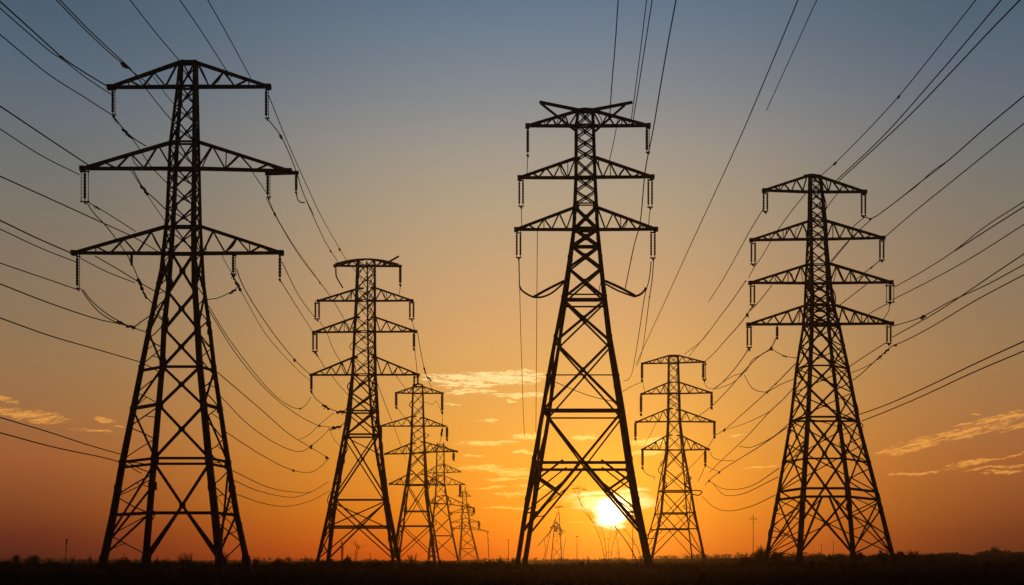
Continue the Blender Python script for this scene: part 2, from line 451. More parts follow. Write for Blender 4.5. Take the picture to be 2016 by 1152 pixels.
        if spec.get('fine') and fn in ('left', 'right'):           # light redundant members of the narrow side faces
            y, k, st_ = top + 8, 0, spec['fine']
            while y < base - st_ * 2.2:
                st2 = st_ * (1 + 1.1 * max(0, (y - spec['waist']) / (base - spec['waist'])))
                A, B = node(a if k % 2 else b, y), node(b if k % 2 else a, y + st2)
                mid = A.lerp(B, R.uniform(.4, .6)) + Vector((R.uniform(-2.2, 2.2) * pm, 0, R.uniform(-2, 2) * pm))
                m.tube([A, mid, B], R.uniform(1.0, 1.5) * pm, 5)
                if R.random() < .3: m.tube([mid, node(a if k % 2 else b, y + st2 * R.uniform(.6, 1))], .9 * pm, 4)
                y += st2 * R.uniform(.85, 1.1); k += 1
        for _ in range(spec.get('clutter', 0) if fn in ('left', 'right') else (spec.get('clutter', 0) // 3 if fn == 'front' else 0)):
            y0 = R.uniform(top + 20, base - 60); y1 = y0 + R.uniform(12, 60) * spec.get('cs', 1)
            A, B = node(R.choice((a, b)), y0), node(R.choice((a, b)), min(y1, base - 10))
            mid = A.lerp(B, R.uniform(.3, .7)) + Vector((R.uniform(-9, 9) * pm, 0, R.uniform(-5, 5) * pm))
            m.tube(smooth_path([A, mid, B], 5), R.uniform(.6, 1.15) * pm, 5)
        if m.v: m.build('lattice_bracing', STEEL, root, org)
    # cross-arms
    for arm in spec['arms']:
        cw = arm.get('w', spec['armw'])
        for side in 'LR':
            if side not in arm: continue
            tip, rb, rt = arm[side][:3]
            m = MB(); T = P(*tip, d)
            sg = -1 if side == 'L' else 1
            for s in (-1, 1):
                o = Vector((0, 0.11 * s, 0))
                B, A = P(*rb, d) + o, P(*rt, d) + o
                m.bar(T + o * .25, B, cw * pm * 0.86, 0.14); m.bar(T + o * .25, A, cw * pm * .8, 0.14)
            B, A = P(*rb, d), P(*rt, d)
            m.bar(B, P((rb[0] + arm['c']) / 2 if 'c' in arm else rb[0] - sg * 12, rb[1], d), cw * pm * .95, 0.3)
            m.bar(A, P(rt[0] - sg * arm.get('in', 10), rt[1] - 0.4, d), cw * pm * .8, 0.3)
            m.box((T.x - sg * 1.5 * pm, T.y, T.z), cw * 1.5 * pm, .42, cw * 1.35 * pm)     # end plate
            n = arm.get('n', 6); lw = spec.get('webw', 3.2) * pm
            pts = []
            for k in range(n + 1):
                t = 0.10 + 0.90 * k / n
                lo_, up = T.lerp(B, t), T.lerp(A, t)
                pts.append(lo_ if k % 2 == 0 else up)
            for k in range(n):
                o = Vector((0, R.choice((-.15, .15)), 0))
                m.bar(pts[k] + o, pts[k + 1] + o, lw)
                if R.random() < spec.get('bow', .45) and k > n // 3:
                    a_, b_ = pts[k], T.lerp(B if k % 2 else A, min(1, .1 + .9 * (k + R.uniform(.4, 1.2)) / n))
                    mid = a_.lerp(b_, .5) + Vector((R.uniform(-5, 5) * pm, .1, R.uniform(-4, 4) * pm))
                    m.tube(smooth_path([a_, mid, b_], 4), lw * R.uniform(.28, .45), 5)
                if R.random() < .22:
                    m.bar(T.lerp(B, .1 + .9 * k / n), T.lerp(A, .1 + .9 * k / n), lw * .6)
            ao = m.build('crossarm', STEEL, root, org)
            for ix, it, ib, kind in arm[side][3] if len(arm[side]) > 3 else []:
                insulator(ao, (ix - CX) * pm, d, Zof(it), Zof(ib), kind, org, pm)
    for kind, pts, w in spec.get('extra', []):
        m = MB(); q = [P(a_, b_, d) for a_, b_ in pts]
        if len(q) > 2: q = smooth_path(q, 5)
        for s in ((-1, 1) if kind == 'earth_wire_horn' else (0,)):
            o = Vector((0, .08 * s, 0))
            for p_, q_ in zip(q, q[1:]): m.bar(p_ + o, q_ + o * (.2 if s else 1), w * pm, max(.12, w * pm * .6))
        m.build(kind, STEEL, root, org)
    return root

TA = dict(d=92.6, fine=21, top=122, seed=3, kd=.19, kt=.4, legw=(6.3, 13.0), bracew=4.8, barw=6.0, armw=6.8, webw=3.0, waist=499, steps=True, clutter=12, backw=(.55, 1.0),
  legs=dict(BL=[(353, 122), (348, 174), (335, 279), (329, 425), (318, 529), (296, 634), (280, 713), (241, 909), (223, 1012), (204, 1104)],
            FL=[(359, 122), (357, 174), (350, 279), (342, 443), (334, 558), (324, 650), (321, 721), (305, 905), (296, 1012), (288, 1106)],
            FR=[(384, 122), (383, 174), (383, 279), (381, 443), (383, 558), (389, 650), (393, 721), (411, 905), (423, 1012), (432, 1102)],
            BR=[(388, 122), (389, 174), (391, 279), (394, 443), (400, 558), (413, 650), (421, 721), (448, 905), (465, 1012), (485, 1106)]),
  panels=[(y0, y1, 'X') for y0, y1 in ((124, 173), (173, 208), (208, 244), (244, 281), (281, 333), (333, 371), (371, 409), (409, 447), (447, 500))]
       + [(500, 578, 'X', 'flr'), (578, 651, 'X', 'flr', 'N'), (651, 726, 'X', 'flr', 'Z'), (726, 803, 'X', 'flr', 'N'), (803, 905, 'X', 'flr', 'Z'), (916, 1104, 'X', 'fr', 'N'), (916, 1060, 'N', 'l'), (1012, 1092, 'KK', 'flr', 'N'), (960, 1070, 'N', 'lr', 'N')],
  bars=[(124, 'fblr', 1), (172, 'fblr', 1), (281, 'fblr', .9), (333, 'fblr', 1.1), (447, 'fblr', 1), (500, 'fblr', 1), (726, 'flr', .8), (800, 'lr', 1), (906, 'flr', .8), (917, 'flr', .75), (1012, 'flr', 1.0)],
  arms=[dict(L=((215, 172), (352, 171), (352, 124), [(222, 176, 226, 'rod')]), R=((530, 171), (386, 171), (388, 124), [(524, 176, 233, 'rod')]), n=5),
        dict(L=((161, 332), (338, 332), (339, 280), [(167, 337, 397, 'triple')]), R=((571, 337), (390, 332), (392, 280), [(527, 343, 388, 'rod'), (583, 343, 378, 'single')]), n=6),
        dict(L=((144, 498), (321, 499), (324, 447), [(152, 504, 568, 'rod'), (259, 503, 519, 'single')]), R=((555, 498), (397, 499), (395, 446), [(551, 504, 550, 'single'), (459, 503, 540, 'rod')]), n=6)],
  extra=[('outrigger_bar', [(522, 342), (555, 341), (588, 340)], 6.5), ('top_beam', [(350, 124), (370, 122), (390, 124)], 7)])
TB = dict(d=102.0, top=217, seed=5, kd=.40, kt=.14, legw=(6.2, 9.2), bracew=4.7, barw=7.2, armw=5.8, webw=2.7, waist=450, steps=True, clutter=3, backw=(.6, 1.2), backbrace=.7,
  legs=dict(FL=[(1139, 217), (1134.5, 251), (1134, 348), (1130, 451), (1121.5, 509), (1109, 590), (1094, 670), (1079.5, 750), (1069, 817), (1051, 916), (1038, 990), (1020, 1102)],
            FR=[(1166, 217), (1168, 251), (1171, 348), (1176, 451), (1182, 509), (1191, 590), (1201, 670), (1215, 750), (1226, 817), (1241, 916), (1254, 990), (1278, 1105)],
            BL=[(1139, 217), (1134.5, 251), (1134, 348), (1131, 451), (1124.5, 509), (1114, 590), (1101, 670), (1088.5, 750), (1079.5, 817), (1063, 916), (1051, 990), (1034.5, 1102)],
            BR=[(1166.0, 217), (1168.0, 251), (1171.0, 348), (1175.7, 451), (1181.1, 509), (1189.5, 590), (1198.9, 670), (1212.3, 750), (1222.8, 817), (1237.4, 916), (1250.1, 990), (1273.7, 1105)]),
  panels=[(y0, y1, 'X') for y0, y1 in ((219, 248), (248, 272), (272, 294), (294, 316), (316, 350), (350, 377), (377, 403), (409, 452), (452, 486))]
       + [(486, 530, 'X'), (530, 590, 'X'), (594, 679, 'X'), (679, 815, 'X'), (817, 913, 'V', 'fblr', 'V'), (913, 1050, 'W', 'fblr', 'W')],
  bars=[(219, 'fblr', .8), (248, 'fblr', .8), (350, 'fblr', .8), (402, 'fblr', .5), (452, 'fblr', .9), (486, 'fb', .45), (583, 'f', .35), (594, 'f', .9), (600, 'b', .4), (746, 'f', .28), (817, 'f', 1.0), (815, 'b', .4), (918, 'fblr', .75)],
  arms=[dict(L=((1037, 248), (1133, 248), (1139, 218), [(1039, 253, 305, 'single')]), R=((1278, 247.5), (1170, 248), (1168, 218), [(1273.5, 252, 300, 'rod')]), n=7),
        dict(L=((1021.5, 350), (1132, 350), (1132, 312), [(1026, 355, 406, 'double')]), R=((1285.5, 348.5), (1173, 349), (1172, 310), [(1280, 354, 408, 'double')]), n=7),
        dict(L=((1015, 452), (1130, 452), (1130, 409), [(1021, 458, 507, 'double')]), R=((1292.5, 451.5), (1178, 452), (1177, 409), [(1285.5, 457, 508, 'double')]), n=7)],
  extra=[('earth_wire_horn', [(1145, 218), (1062, 201)], 5), ('earth_wire_horn', [(1160, 218), (1245, 201.5)], 5), ('horn_strut', [(1065, 204), (1135, 259)], 4.2), ('horn_strut', [(1230, 207), (1171, 259)], 4.2),
         ('top_beam', [(1134, 219), (1153, 216.5), (1172, 219)], 8),
         ('cradle_arm', [(1111, 553), (1081, 568), (1050, 585)], 4.5), ('cradle_arm', [(1111, 556), (1086, 577), (1066, 585), (1048, 585)], 3.2), ('cradle_arm', [(1050, 585), (1039, 580), (1026, 570), (1023, 563)], 3.2),
         ('cradle_arm', [(1191, 553), (1220, 566), (1250, 582)], 4.5), ('cradle_arm', [(1192, 559), (1216, 572), (1248, 584)], 2.8), ('cradle_arm', [(1248, 584), (1260, 580), (1270, 570), (1271, 566)], 4.0)])
TC = dict(d=120.0, fine=19, top=346, seed=8, kd=.26, kt=.35, legw=(4.5, 9.2), bracew=3.6, barw=4.2, armw=5.2, webw=2.4, waist=560, steps=False, clutter=18, backw=(.75, .85), backbrace=.55,
  legs=dict(BL=[(1593, 346), (1592, 430), (1590, 475), (1588, 520), (1585, 602), (1582, 640), (1569, 719), (1556.7, 828), (1532, 974), (1509.6, 1095)],
            FL=[(1596, 346), (1596.5, 430), (1597, 472), (1599, 563), (1598.6, 640), (1595.5, 719), (1590.7, 828), (1581, 980), (1574, 1097)],
            FR=[(1612, 346), (1617, 378), (1622, 435), (1626, 500), (1628, 563), (1629.5, 608), (1630, 640), (1638.7, 719), (1651, 828), (1669, 968), (1679, 1097)],
            BR=[(1616, 346), (1620, 378), (1626, 435), (1628, 480), (1636, 563), (1643, 608), (1652, 640), (1669, 719), (1690, 828), (1728, 975), (1757, 1094)]),
  panels=[(y0, y1, 'X') for y0, y1 in ((348, 363), (363, 378), (378, 397), (397, 416), (416, 435), (435, 453), (453, 471), (471, 496), (496, 521), (521, 540), (540, 558), (558, 580), (580, 602), (602, 620), (620, 639))]
       + [(639, 680, 'X'), (680, 723, 'X'), (723, 769, 'X'), (769, 825, 'X'), (825, 907, 'X'), (845, 968, 'X', 'f'), (870, 964, 'X', 'lrb'), (907, 1030, 'X', 'f'), (981, 1090, 'X'), (981, 1090, 'KK', 'fb'), (1000, 1085, 'N', 'lr')],
  bars=[(348, 'fblr', 1), (378, 'fblr', .9), (435, 'fb', .7), (471, 'fblr', .9), (521, 'fb', .7), (558, 'fblr', .9), (600, 'fb', .7), (639, 'fblr', 1.1), (723, 'flr', .7), (825, 'fblr', .9), (907, 'flr', .8), (965, 'flr', 1.1), (981, 'flr', 1.1)],
  arms=[dict(L=((1503, 375), (1592, 378), (1589, 347), [(1507, 380, 416, 'double')]), R=((1704, 378), (1621, 378), (1614, 348), [(1700, 383, 425, 'double')]), n=7),
        dict(L=((1478, 473), (1594, 471), (1594, 435), [(1483, 479, 520, 'double')]), R=((1740, 468.5), (1627, 471), (1627, 435), [(1736, 474, 512, 'double')]), n=8),
        dict(L=((1476, 557), (1590, 557.5), (1590, 521), [(1481.5, 563, 600, 'double')]), R=((1756, 556), (1634, 557.5), (1633, 519), [(1752.5, 562, 595, 'triple')]), n=8),
        dict(L=((1472, 639), (1585, 638), (1590, 600), [(1475, 644, 684, 'double'), (1530, 644, 664, 'single')]), R=((1757, 637), (1650, 638), (1645, 601), [(1750, 643, 676, 'double')]), n=8)],
  extra=[('top_beam', [(1583, 347.5), (1600, 345.5), (1617, 349)], 6)])
TD = dict(d=153.0, fine=15, top=512, seed=11, kd=.42, legw=(3.7, 8.0), bracew=2.9, barw=3.3, armw=3.8, webw=2.0, waist=740, clutter=10, cs=.7, backw=(.7,.8), backbrace=.8,
  legs=dict(FL=[(704, 512), (703, 525), (701, 592), (698, 653), (695, 738), (689, 829), (675, 911), (661, 987), (646.5, 1106)],
            FR=[(737, 512), (738, 525), (738, 653), (739, 738), (744, 829), (753, 911), (762, 987), (786, 1109)],
            BL=[(707, 512), (706, 525), (703, 592), (699, 653), (693, 738), (681, 829), (664, 920), (648, 1000), (625, 1106)],
            BR=[(722, 512), (723, 525), (724, 653), (725.5, 738), (731, 814), (739, 880), (752, 950), (774, 1106)]),
  panels=[(y0, y1, 'X') for y0, y1 in ((514, 540), (540, 568), (568, 593), (593, 625), (625, 653), (653, 680), (680, 705), (705, 738), (738, 776), (776, 811))]
       + [(811, 857, 'X'), (857, 985, 'X'), (985, 1038, 'X', 'lrb'), (988, 1100, 'X'), (1038, 1100, 'N', 'lr')],
  bars=[(524, 'fblr', 1), (592, 'fblr', .9), (653, 'fblr', .9), (738, 'fblr', 1), (811, 'fblr', .9), (858, 'fblr', 1), (987, 'fr', 1.1), (1038, 'fb', 1)],
  arms=[dict(L=((658, 523.5), (703, 524), (706, 512), []), R=((789.5, 524.5), (738, 524), (740, 512), [(788, 527, 560, 'single')]), n=4),
        dict(L=((625, 592.5), (702, 592.5), (706, 568), [(624.5, 597, 628, 'double')]), R=((812.5, 592), (738, 592.5), (739, 567), [(810.5, 596, 628, 'double')]), n=6),
        dict(L=((616, 654.5), (699, 653.5), (699, 625), [(620, 658, 692, 'double')]), R=((820.5, 653), (738, 653.5), (740, 625), [(815, 657, 686, 'single')]), n=7),
        dict(L=((611, 738.5), (694, 738), (695, 704), [(613, 742, 770, 'single')]), R=((825, 738), (740, 738), (741, 703.5), [(819, 742, 757, 'double')]), n=7)],
  extra=[('top_beam', [(660, 520), (690, 513), (722, 510.5), (755, 513.5), (785, 521)], 3.4), ('loose_bar', [(752, 523), (785.5, 504.5)], 3.2), ('loose_insulator', [(661, 527), (662, 543), (666, 552), (675, 567)], 2.6)])
TE = dict(d=260.0, top=757, seed=13, kd=.40, shift=.12, legw=(2.9, 6.3), bracew=1.8, barw=2.1, armw=2.9, webw=1.4, waist=900, clutter=7, cs=.5, backw=(.5,.6),
  legs=dict(FL=[(814, 757), (812.6, 775), (811, 839), (808.6, 890), (801, 948), (791, 1006), (777, 1085), (773, 1106)],
            FR=[(831, 757), (832.4, 775), (834, 839), (836, 889), (838.5, 974), (847, 1038), (855, 1100)]),
  panels=[(y0, y1, 'X') for y0, y1 in ((760, 775), (775, 797), (797, 820), (820, 839), (839, 856), (856, 873), (873, 891))] + [(891, 922, 'X'), (922, 955, 'X'), (955, 1035, 'X'), (1035, 1100, 'X')],
  bars=[(762, 'fblr', 1), (775, 'fblr', 1), (839, 'fblr', 1), (892, 'fblr', 1.1), (955, 'fblr', 1.2), (1007, 'fb', .9), (1036, 'fb', .9)],
  arms=[dict(L=((778, 774), (812, 774.5), (814, 762), [(780, 777, 801, 'single')]), R=((873, 774.5), (833, 774.5), (834, 761.5), [(870.5, 777, 811, 'single')]), n=5),
        dict(L=((748, 839), (810, 839), (810, 820), [(750, 842, 866, 'single')]), R=((877, 839), (834, 839), (836, 823), [(880, 842, 864, 'single')]), n=6),
        dict(L=((757, 894), (808, 893), (809, 873), []), R=((901, 889), (836, 890.5), (838, 871), [(893, 893, 903, 'single')]), n=6),
        dict(L=((766, 953), (800, 955), (804, 934), []), R=((874, 955), (838, 955), (838, 934), []), n=5, w=2.8)],
  extra=[('peak_cap', [(811, 765), (823, 755.5), (838, 764)], 2.6)])
TF = dict(d=399.0, top=872, seed=17, kd=.42, shift=-.1, legw=(2.2, 3.8), bracew=1.1, barw=1.4, armw=1.9, webw=1.0, waist=980, clutter=5, cs=.35, backw=(.5,.6),
  legs=dict(FL=[(861, 872), (860, 889), (859, 950), (857, 985), (851, 1030), (843, 1104)],
            FR=[(873, 872), (874, 889), (875, 950), (882, 1000), (890, 1048), (902, 1104)]),
  panels=[(y0, y1, 'X') for y0, y1 in ((875, 892), (892, 911), (911, 931), (931, 943), (943, 955), (955, 973), (973, 992))] + [(992, 1020, 'X'), (1020, 1055, 'X'), (1055, 1100, 'X')],
  bars=[(889, 'fblr', 1), (931, 'fblr', 1), (955, 'fblr', 1), (992, 'fblr', 1), (1055, 'fb', 1)],
  arms=[dict(L=((842, 891), (860, 889), (861, 876), []), R=((890, 889), (874, 889), (873, 876), []), n=4),
        dict(L=((836, 932), (859, 931), (860, 917), []), R=((908, 929), (875, 931), (875, 914), []), n=5),
        dict(L=((836, 954), (858, 955), (859, 936), []), R=((916, 954), (875, 955), (875, 937), [(906, 956, 975, 'single')]), n=5),
        dict(L=((844, 991), (857, 992), (857, 978), []), R=((934, 1001), (880, 992), (878, 976), [(933, 1002, 1008, 'single')]), n=5, w=2.0)])
TG = dict(d=659.0, top=966, seed=19, kd=.42, shift=.1, legw=(1.5, 2.3), bracew=.8, barw=1.0, armw=1.3, webw=.7, waist=1040, clutter=6, cs=.3, backw=(.8,.8),
  legs=dict(FL=[(911, 966), (910, 1000), (908.5, 1040), (903, 1104)], FR=[(917, 966), (920, 1000), (926, 1040), (941, 1104)]),
  panels=[(y0, y1, 'X') for y0, y1 in ((968, 977), (977, 993), (993, 1009), (1009, 1028), (1028, 1041), (1041, 1060), (1060, 1080), (1080, 1102))],
  bars=[(977, 'fb', 1), (1009, 'fb', 1), (1028, 'fb', 1), (1041, 'fb', 1), (1080, 'fb', 1)],
  arms=[dict(L=((900, 977), (911, 977), (912, 969), []), R=((927, 977), (918, 977), (917, 969), []), n=3),
        dict(L=((886, 1010), (909, 1009.5), (910, 1001), []), R=((933.5, 1009.5), (921, 1009), (920, 1001), []), n=3),
        dict(L=((888, 1028.5), (908, 1028), (909, 1021), []), R=((944, 1028), (923, 1028), (923, 1021), [(943, 1029, 1036, 'single')]), n=3),
        dict(L=((888, 1041), (908, 1041), (908, 1035), []), R=((963, 1047), (925, 1041), (925, 1036), []), n=3, w=1.2)],
  extra=[('mast', [(915.5, 968), (915.8, 958)], 1.4)])
TH_ = dict(d=225.0, top=700, seed=23, kd=.42, shift=-.18, legw=(3.1, 5.2), bracew=1.9, barw=2.3, armw=3.2, webw=1.6, waist=900, clutter=10, cs=.5, backw=(.5,.5), backbrace=.6,
  legs=dict(FL=[(1317, 700), (1317, 716), (1316, 829), (1313.7, 892), (1308, 942), (1302, 1010), (1284, 1096)],
            FR=[(1335, 700), (1335.6, 716), (1339, 829), (1345.6, 886), (1358, 955), (1367, 1010), (1386, 1098)]),
  panels=[(y0, y1, 'X') for y0, y1 in ((702, 716), (716, 735), (735, 753), (753, 774), (774, 790), (790, 806), (806, 830), (830, 858), (858, 886))] + [(886, 925, 'X'), (925, 967, 'X'), (969, 1042, 'X'), (1011, 1096, 'X', 'fb'), (1042, 1096, 'N', 'lr')],
  bars=[(702, 'fblr', 1), (716, 'fblr', 1), (774, 'fblr', 1), (830, 'fblr', 1), (886, 'fblr', .9), (967, 'fblr', 1), (971, 'f', .8), (1011, 'fb', 1), (1042, 'fb', 1)],
  arms=[dict(L=((1263, 716), (1317, 715), (1317, 700), [(1264, 719, 748, 'single')]), R=((1387, 713), (1336, 714.5), (1336, 700), [(1384.5, 717, 747, 'rod')]), n=6),
        dict(L=((1261.5, 776), (1316, 775), (1316, 753), [(1262, 779, 815, 'single')]), R=((1402, 773.5), (1338, 775), (1338, 753), [(1401, 777, 802, 'single')]), n=6),
        dict(L=((1252.5, 831), (1316, 830), (1315, 805), [(1251, 833, 863, 'single')]), R=((1408, 831), (1339, 830), (1340, 807), [(1406.5, 834, 859, 'single')]), n=6),
        dict(L=((1263, 885.5), (1313, 886), (1314, 857), [(1265, 888, 920, 'single')]), R=((1396.5, 885), (1345, 886), (1342, 858), [(1388.5, 888, 914, 'single')]), n=6)],
  extra=[('jumper_bar', [(1358, 965), (1382, 968), (1376, 975), (1360, 972)], 2.0)])
TI = dict(d=874.0, top=1008, seed=29, kd=.42, legw=(1.1, 1.6), bracew=.65, barw=.8, armw=.8, webw=.55, waist=1080, clutter=6, cs=.25, backw=(.9,.9),
  legs=dict(FL=[(1097, 1008), (1094, 1020), (1090, 1050), (1086, 1100)], FR=[(1101, 1008), (1102, 1030), (1104, 1060), (1106, 1100)]),
  panels=[(y0, y1, 'X') for y0, y1 in ((1010, 1022), (1022, 1038), (1038, 1056), (1056, 1076), (1076, 1100))],
  bars=[(1022, 'fb', 1), (1038, 'fb', 1), (1056, 'fb', 1)],
  arms=[dict(L=((1092, 999.5), (1099, 999), (1099, 997), []), R=((1108, 997), (1100, 998.5), (1100, 996), []), n=2),
        dict(L=((1076, 1058), (1092, 1036), (1094, 1022), []), R=((1112, 1046), (1103, 1052), (1103, 1040), []), n=3)],
  extra=[('mast', [(1099, 1012), (1099, 998)], 1.1), ('brace_rod', [(1094, 1020), (1086, 1040), (1073, 1100)], 1.2), ('brace_rod', [(1094, 1034), (1070, 1062), (1058, 1076)], 1.6), ('brace_rod', [(1071, 1060), (1074, 1080), (1070, 1102)], 1.1), ('brace_rod', [(1114, 1060), (1110, 1082), (1108, 1102)], 1.0)])
tower('transmission_tower', 'tallest lattice pylon in the photo, on the left, with three wide crossarms and splayed legs', TA)
tower('transmission_tower', 'big lattice pylon straight before the low sun, with two slanting horns on its top', TB)
tower('transmission_tower', 'large lattice pylon with four crossarms on the right, its body crowded with bracing', TC)
tower('transmission_tower', 'mid-sized pylon right of the tallest one, a loose bar tilting up from its top arm', TD)
tower('transmission_tower', 'smaller pylon with a pointed cap, behind and right of the pylon with the loose bar', TE)
tower('transmission_tower', 'thin hazy pylon third from the tallest one, standing just behind the pointed-cap pylon', TF)
tower('transmission_tower', 'tiny hazy pylon that ends the left-hand row, with flat short arms and faded lattice', TG)
tower('transmission_tower', 'slender distant pylon with four crossarms just right of the sun, between two large pylons', TH_)
tower('transmission_tower', 'faint far-off pylon seen through the legs of the horned pylon, left of the sun', TI)
# ------------------------------------------------------------------ conductors and jumper cables
def damper_mesh(p, t, s, R):
    m = MB(); t = t.normalized()
    side = Vector((0, 0, -1))
    for k in (-1, 1):
        m.lathe(p + t * (k * s * .9) + side * s * .25, [(s * .1, -s * .5), (s * .34, -s * .32), (s * .38, s * .2), (s * .12, s * .5)], 7, t)
    m.bar(p - t * s * 1.2 + side * s * .2, p + t * s * 1.2 + side * s * .2, s * .32)
    m.lathe(p, [(s * .12, -s * .7), (s * .36, -s * .3), (s * .36, s * .3), (s * .12, s * .7)], 7, t)
    m.bar(p, p + Vector((s * R.uniform(-.7, .7), 0, -s * .9)), s * .22)
    return m
WR = random.Random(77)
def wire(label, pts, mode, dampers=(), r=0.042, ext=True, name='power_line', ds=1.0, cat='power line', group='overhead wires'):
    L = [0.0]
    for a, b in zip(pts, pts[1:]): L.append(L[-1] + math.hypot(b[0] - a[0], b[1] - a[1]))
    def depth(px, s):
        if mode[0] == 'x': return mode[2] * (mode[1] - CX) / (px - CX)
        return 1.0 / ((1 - s) / mode[1] + s / mode[2])
    Q = [P(a, b, depth(a, l / L[-1])) for (a, b), l in zip(pts, L)]
    edge = pts[0][0] <= 2 or pts[0][1] <= 2 or pts[0][0] >= 2014
    path = smooth_path(Q, 7)
    if edge and ext:
        t = (path[0] - path[1]).normalized()
        path = [path[0] + t * 26 + Vector((0, 0, 0.6)), path[0] + t * 10] + path
    c = path[len(path) // 2]
    m = MB(); m.tube(path, r, 6)
    o = m.build(name, WIRE, None, tuple(c), smooth=True)
    tag(o, label, cat, group)
    for dx in dampers:
        best = min(range(len(path) - 1), key=lambda i: (CX + path[i].x / path[i].y * F - dx[0]) ** 2 + (HY - (path[i].z - CAMH) / path[i].y * F - dx[1]) ** 2)
        p = path[best]; s = (dx[2] if len(dx) > 2 else 5.0) * 1.15 * p.y / F
        damper_mesh(p, path[min(best + 1, len(path) - 1)] - path[max(0, best - 1)], s, WR).build('vibration_damper', STEEL, o, tuple(c))
    return o
dA, dB, dC, dD, dE, dH = 92.6, 102.0, 120.0, 153.0, 260.0, 225.0
xA = lambda px: ('x', px, dA)
xB = lambda px: ('x', px, dB)
xC = lambda px: ('x', px, dC)
J = dict(name='jumper_cable', cat='cable', group='slack jumper cables')
# --- towards the left edge, from the tallest pylon
wire('thick wire from the top left corner to the tallest pylon\'s upper left arm tip', [(0, 3), (60, 57), (105, 98), (122, 113), (170, 145), (215, 172)], xA(215), [(124, 115, 6)], .055)
wire('wire close under the corner wire, meeting it at the clamp near the top left', [(0, 16), (50, 60), (105, 106), (122, 116), (165, 150), (219, 186)], xA(219))
wire('thin wire from the left edge down to the topmost left insulator of the tallest pylon', [(0, 68), (95, 146), (159, 187), (220, 226)], xA(220))
wire('lower of the close pair crossing the tallest pylon\'s upper left arm', [(111, 0), (168, 59), (225, 112), (243, 126), (262, 142), (299, 170)], xA(299), [(243, 125, 7), (249, 131, 5)])
wire('upper of the close pair, running behind the upper left arm into the tallest pylon\'s body', [(118, 0), (175, 59), (238, 118), (256, 135), (290, 178), (315, 210), (338, 237)], xA(338), [(255, 134, 4)])
wire('short wire hanging from the tallest pylon\'s upper left arm into its body', [(302, 151), (322, 180), (343, 206)], ('d', dA, dA + .5), r=.03)
wire('wire from the top edge ending on the very top of the tallest pylon', [(256, 0), (303, 60), (356, 123)], xA(356))
wire('wire from the top edge to the tallest pylon\'s upper right arm beside the body', [(354, 0), (394, 58), (445, 137), (456, 152)], xA(456))
wire('wire from the top edge to the tallest pylon\'s upper right arm close to its tip', [(409, 0), (443, 60), (494, 154)], xA(494))
wire('slack cable from the tallest pylon\'s topmost left insulator down to the middle left arm', [(221, 228), (230, 238), (248, 260), (268, 276), (288, 288)], ('d', dA, dA + 1), [(228, 236, 4.5), (248, 260, 6.5)], .05, **J)
wire('long cable from the tallest pylon\'s topmost left insulator past the arm below into the body', [(222, 230), (240, 250), (262, 275), (297, 327), (320, 352), (340, 372)], ('d', dA, dA + 2), [(256, 268, 4)], .042, **J)
wire('cable hanging below the tallest pylon\'s middle left arm with a heavy clamp', [(262, 335), (284, 373), (305, 392), (330, 416)], ('d', dA, dA + 1), [(284, 373, 7)], .05, **J)
wire('thin second cable below the tallest pylon\'s middle left arm, from its clamp to the body', [(256, 334), (283, 374), (306, 408), (328, 440)], ('d', dA, dA + 1), r=.035, **J)
wire('thick wire from the left edge to the middle left arm tip of the tallest pylon', [(0, 209), (100, 276), (174, 325)], xA(174), r=.055)
wire('wire from the left edge to the insulator under the tallest pylon\'s middle left arm tip', [(0, 254), (79, 305), (156, 344)], xA(156))
wire('wire from the left edge passing between the tallest pylon\'s middle and lower left arms', [(0, 347), (95, 390), (172, 425), (207, 441), (267, 469), (312, 496)], xA(312))
wire('cable from the tallest pylon\'s middle left insulator sloping to the lower left arm\'s root', [(171, 397), (194, 410), (230, 432), (267, 456)], ('d', dA, dA + 1), [(192, 409, 4)], **J)
wire('cable from the tallest pylon\'s middle left insulator through the arm below to hanging clamps', [(170, 398), (185, 420), (207, 443), (241, 488), (258, 516), (276, 558), (287, 583), (303, 600)], ('d', dA, dA + 1.5), [(276, 556, 8), (286, 580, 5), (258, 515, 4)], .05, **J)
wire('thick wire from the left edge to the lower left arm tip of the tallest pylon', [(0, 434), (73, 469), (144, 500)], xA(144), r=.055)
wire('wire just below the thick one, reaching under the tallest pylon\'s lower left arm tip', [(0, 451), (79, 488), (150, 516)], xA(150))
wire('wire slanting from the tallest pylon\'s lower left arm tip to the hanging clamps', [(159, 509), (210, 535), (266, 557)], ('d', dA, dA + 1), **J)
wire('thicker wire slanting below the tallest pylon\'s lower left arm through the clamps to the body', [(187, 504), (230, 529), (276, 557), (308, 575)], ('d', dA, dA + 1), r=.05, **J)
wire('wire from the left edge to the foot of the tallest pylon\'s lower left insulator', [(0, 518), (79, 545), (155, 571)], xA(155))
wire('wire from the left edge dipping to the slack loop beside the tallest pylon', [(0, 559), (95, 596), (191, 628), (245, 640), (290, 655)], xA(290))
wire('upper strand of the slack loop under the tallest pylon\'s lower left arm tip', [(163, 570), (178, 590), (200, 610), (228, 629), (262, 643), (280, 632), (298, 620)], ('d', dA, dA + 1), [(236, 635, 5), (257, 641, 6)], .05, **J)
wire('lower strand of the slack loop under the tallest pylon\'s lower left arm tip', [(160, 570), (175, 592), (196, 615), (225, 633), (256, 643)], ('d', dA, dA + .6), r=.05, **J)
wire('wire from the left edge to the tallest pylon\'s body above its narrow crossbar', [(0, 626), (95, 660), (191, 688), (280, 714)], xA(280))
wire('upper of the two low wires at the left edge, ending on the tallest pylon\'s leg', [(0, 822), (100, 852), (170, 875), (243, 896)], xA(243))
wire('lowest wire at the left edge, passing behind the tallest pylon\'s outer left leg', [(0, 852), (100, 879), (239, 911), (278, 932)], xA(278))
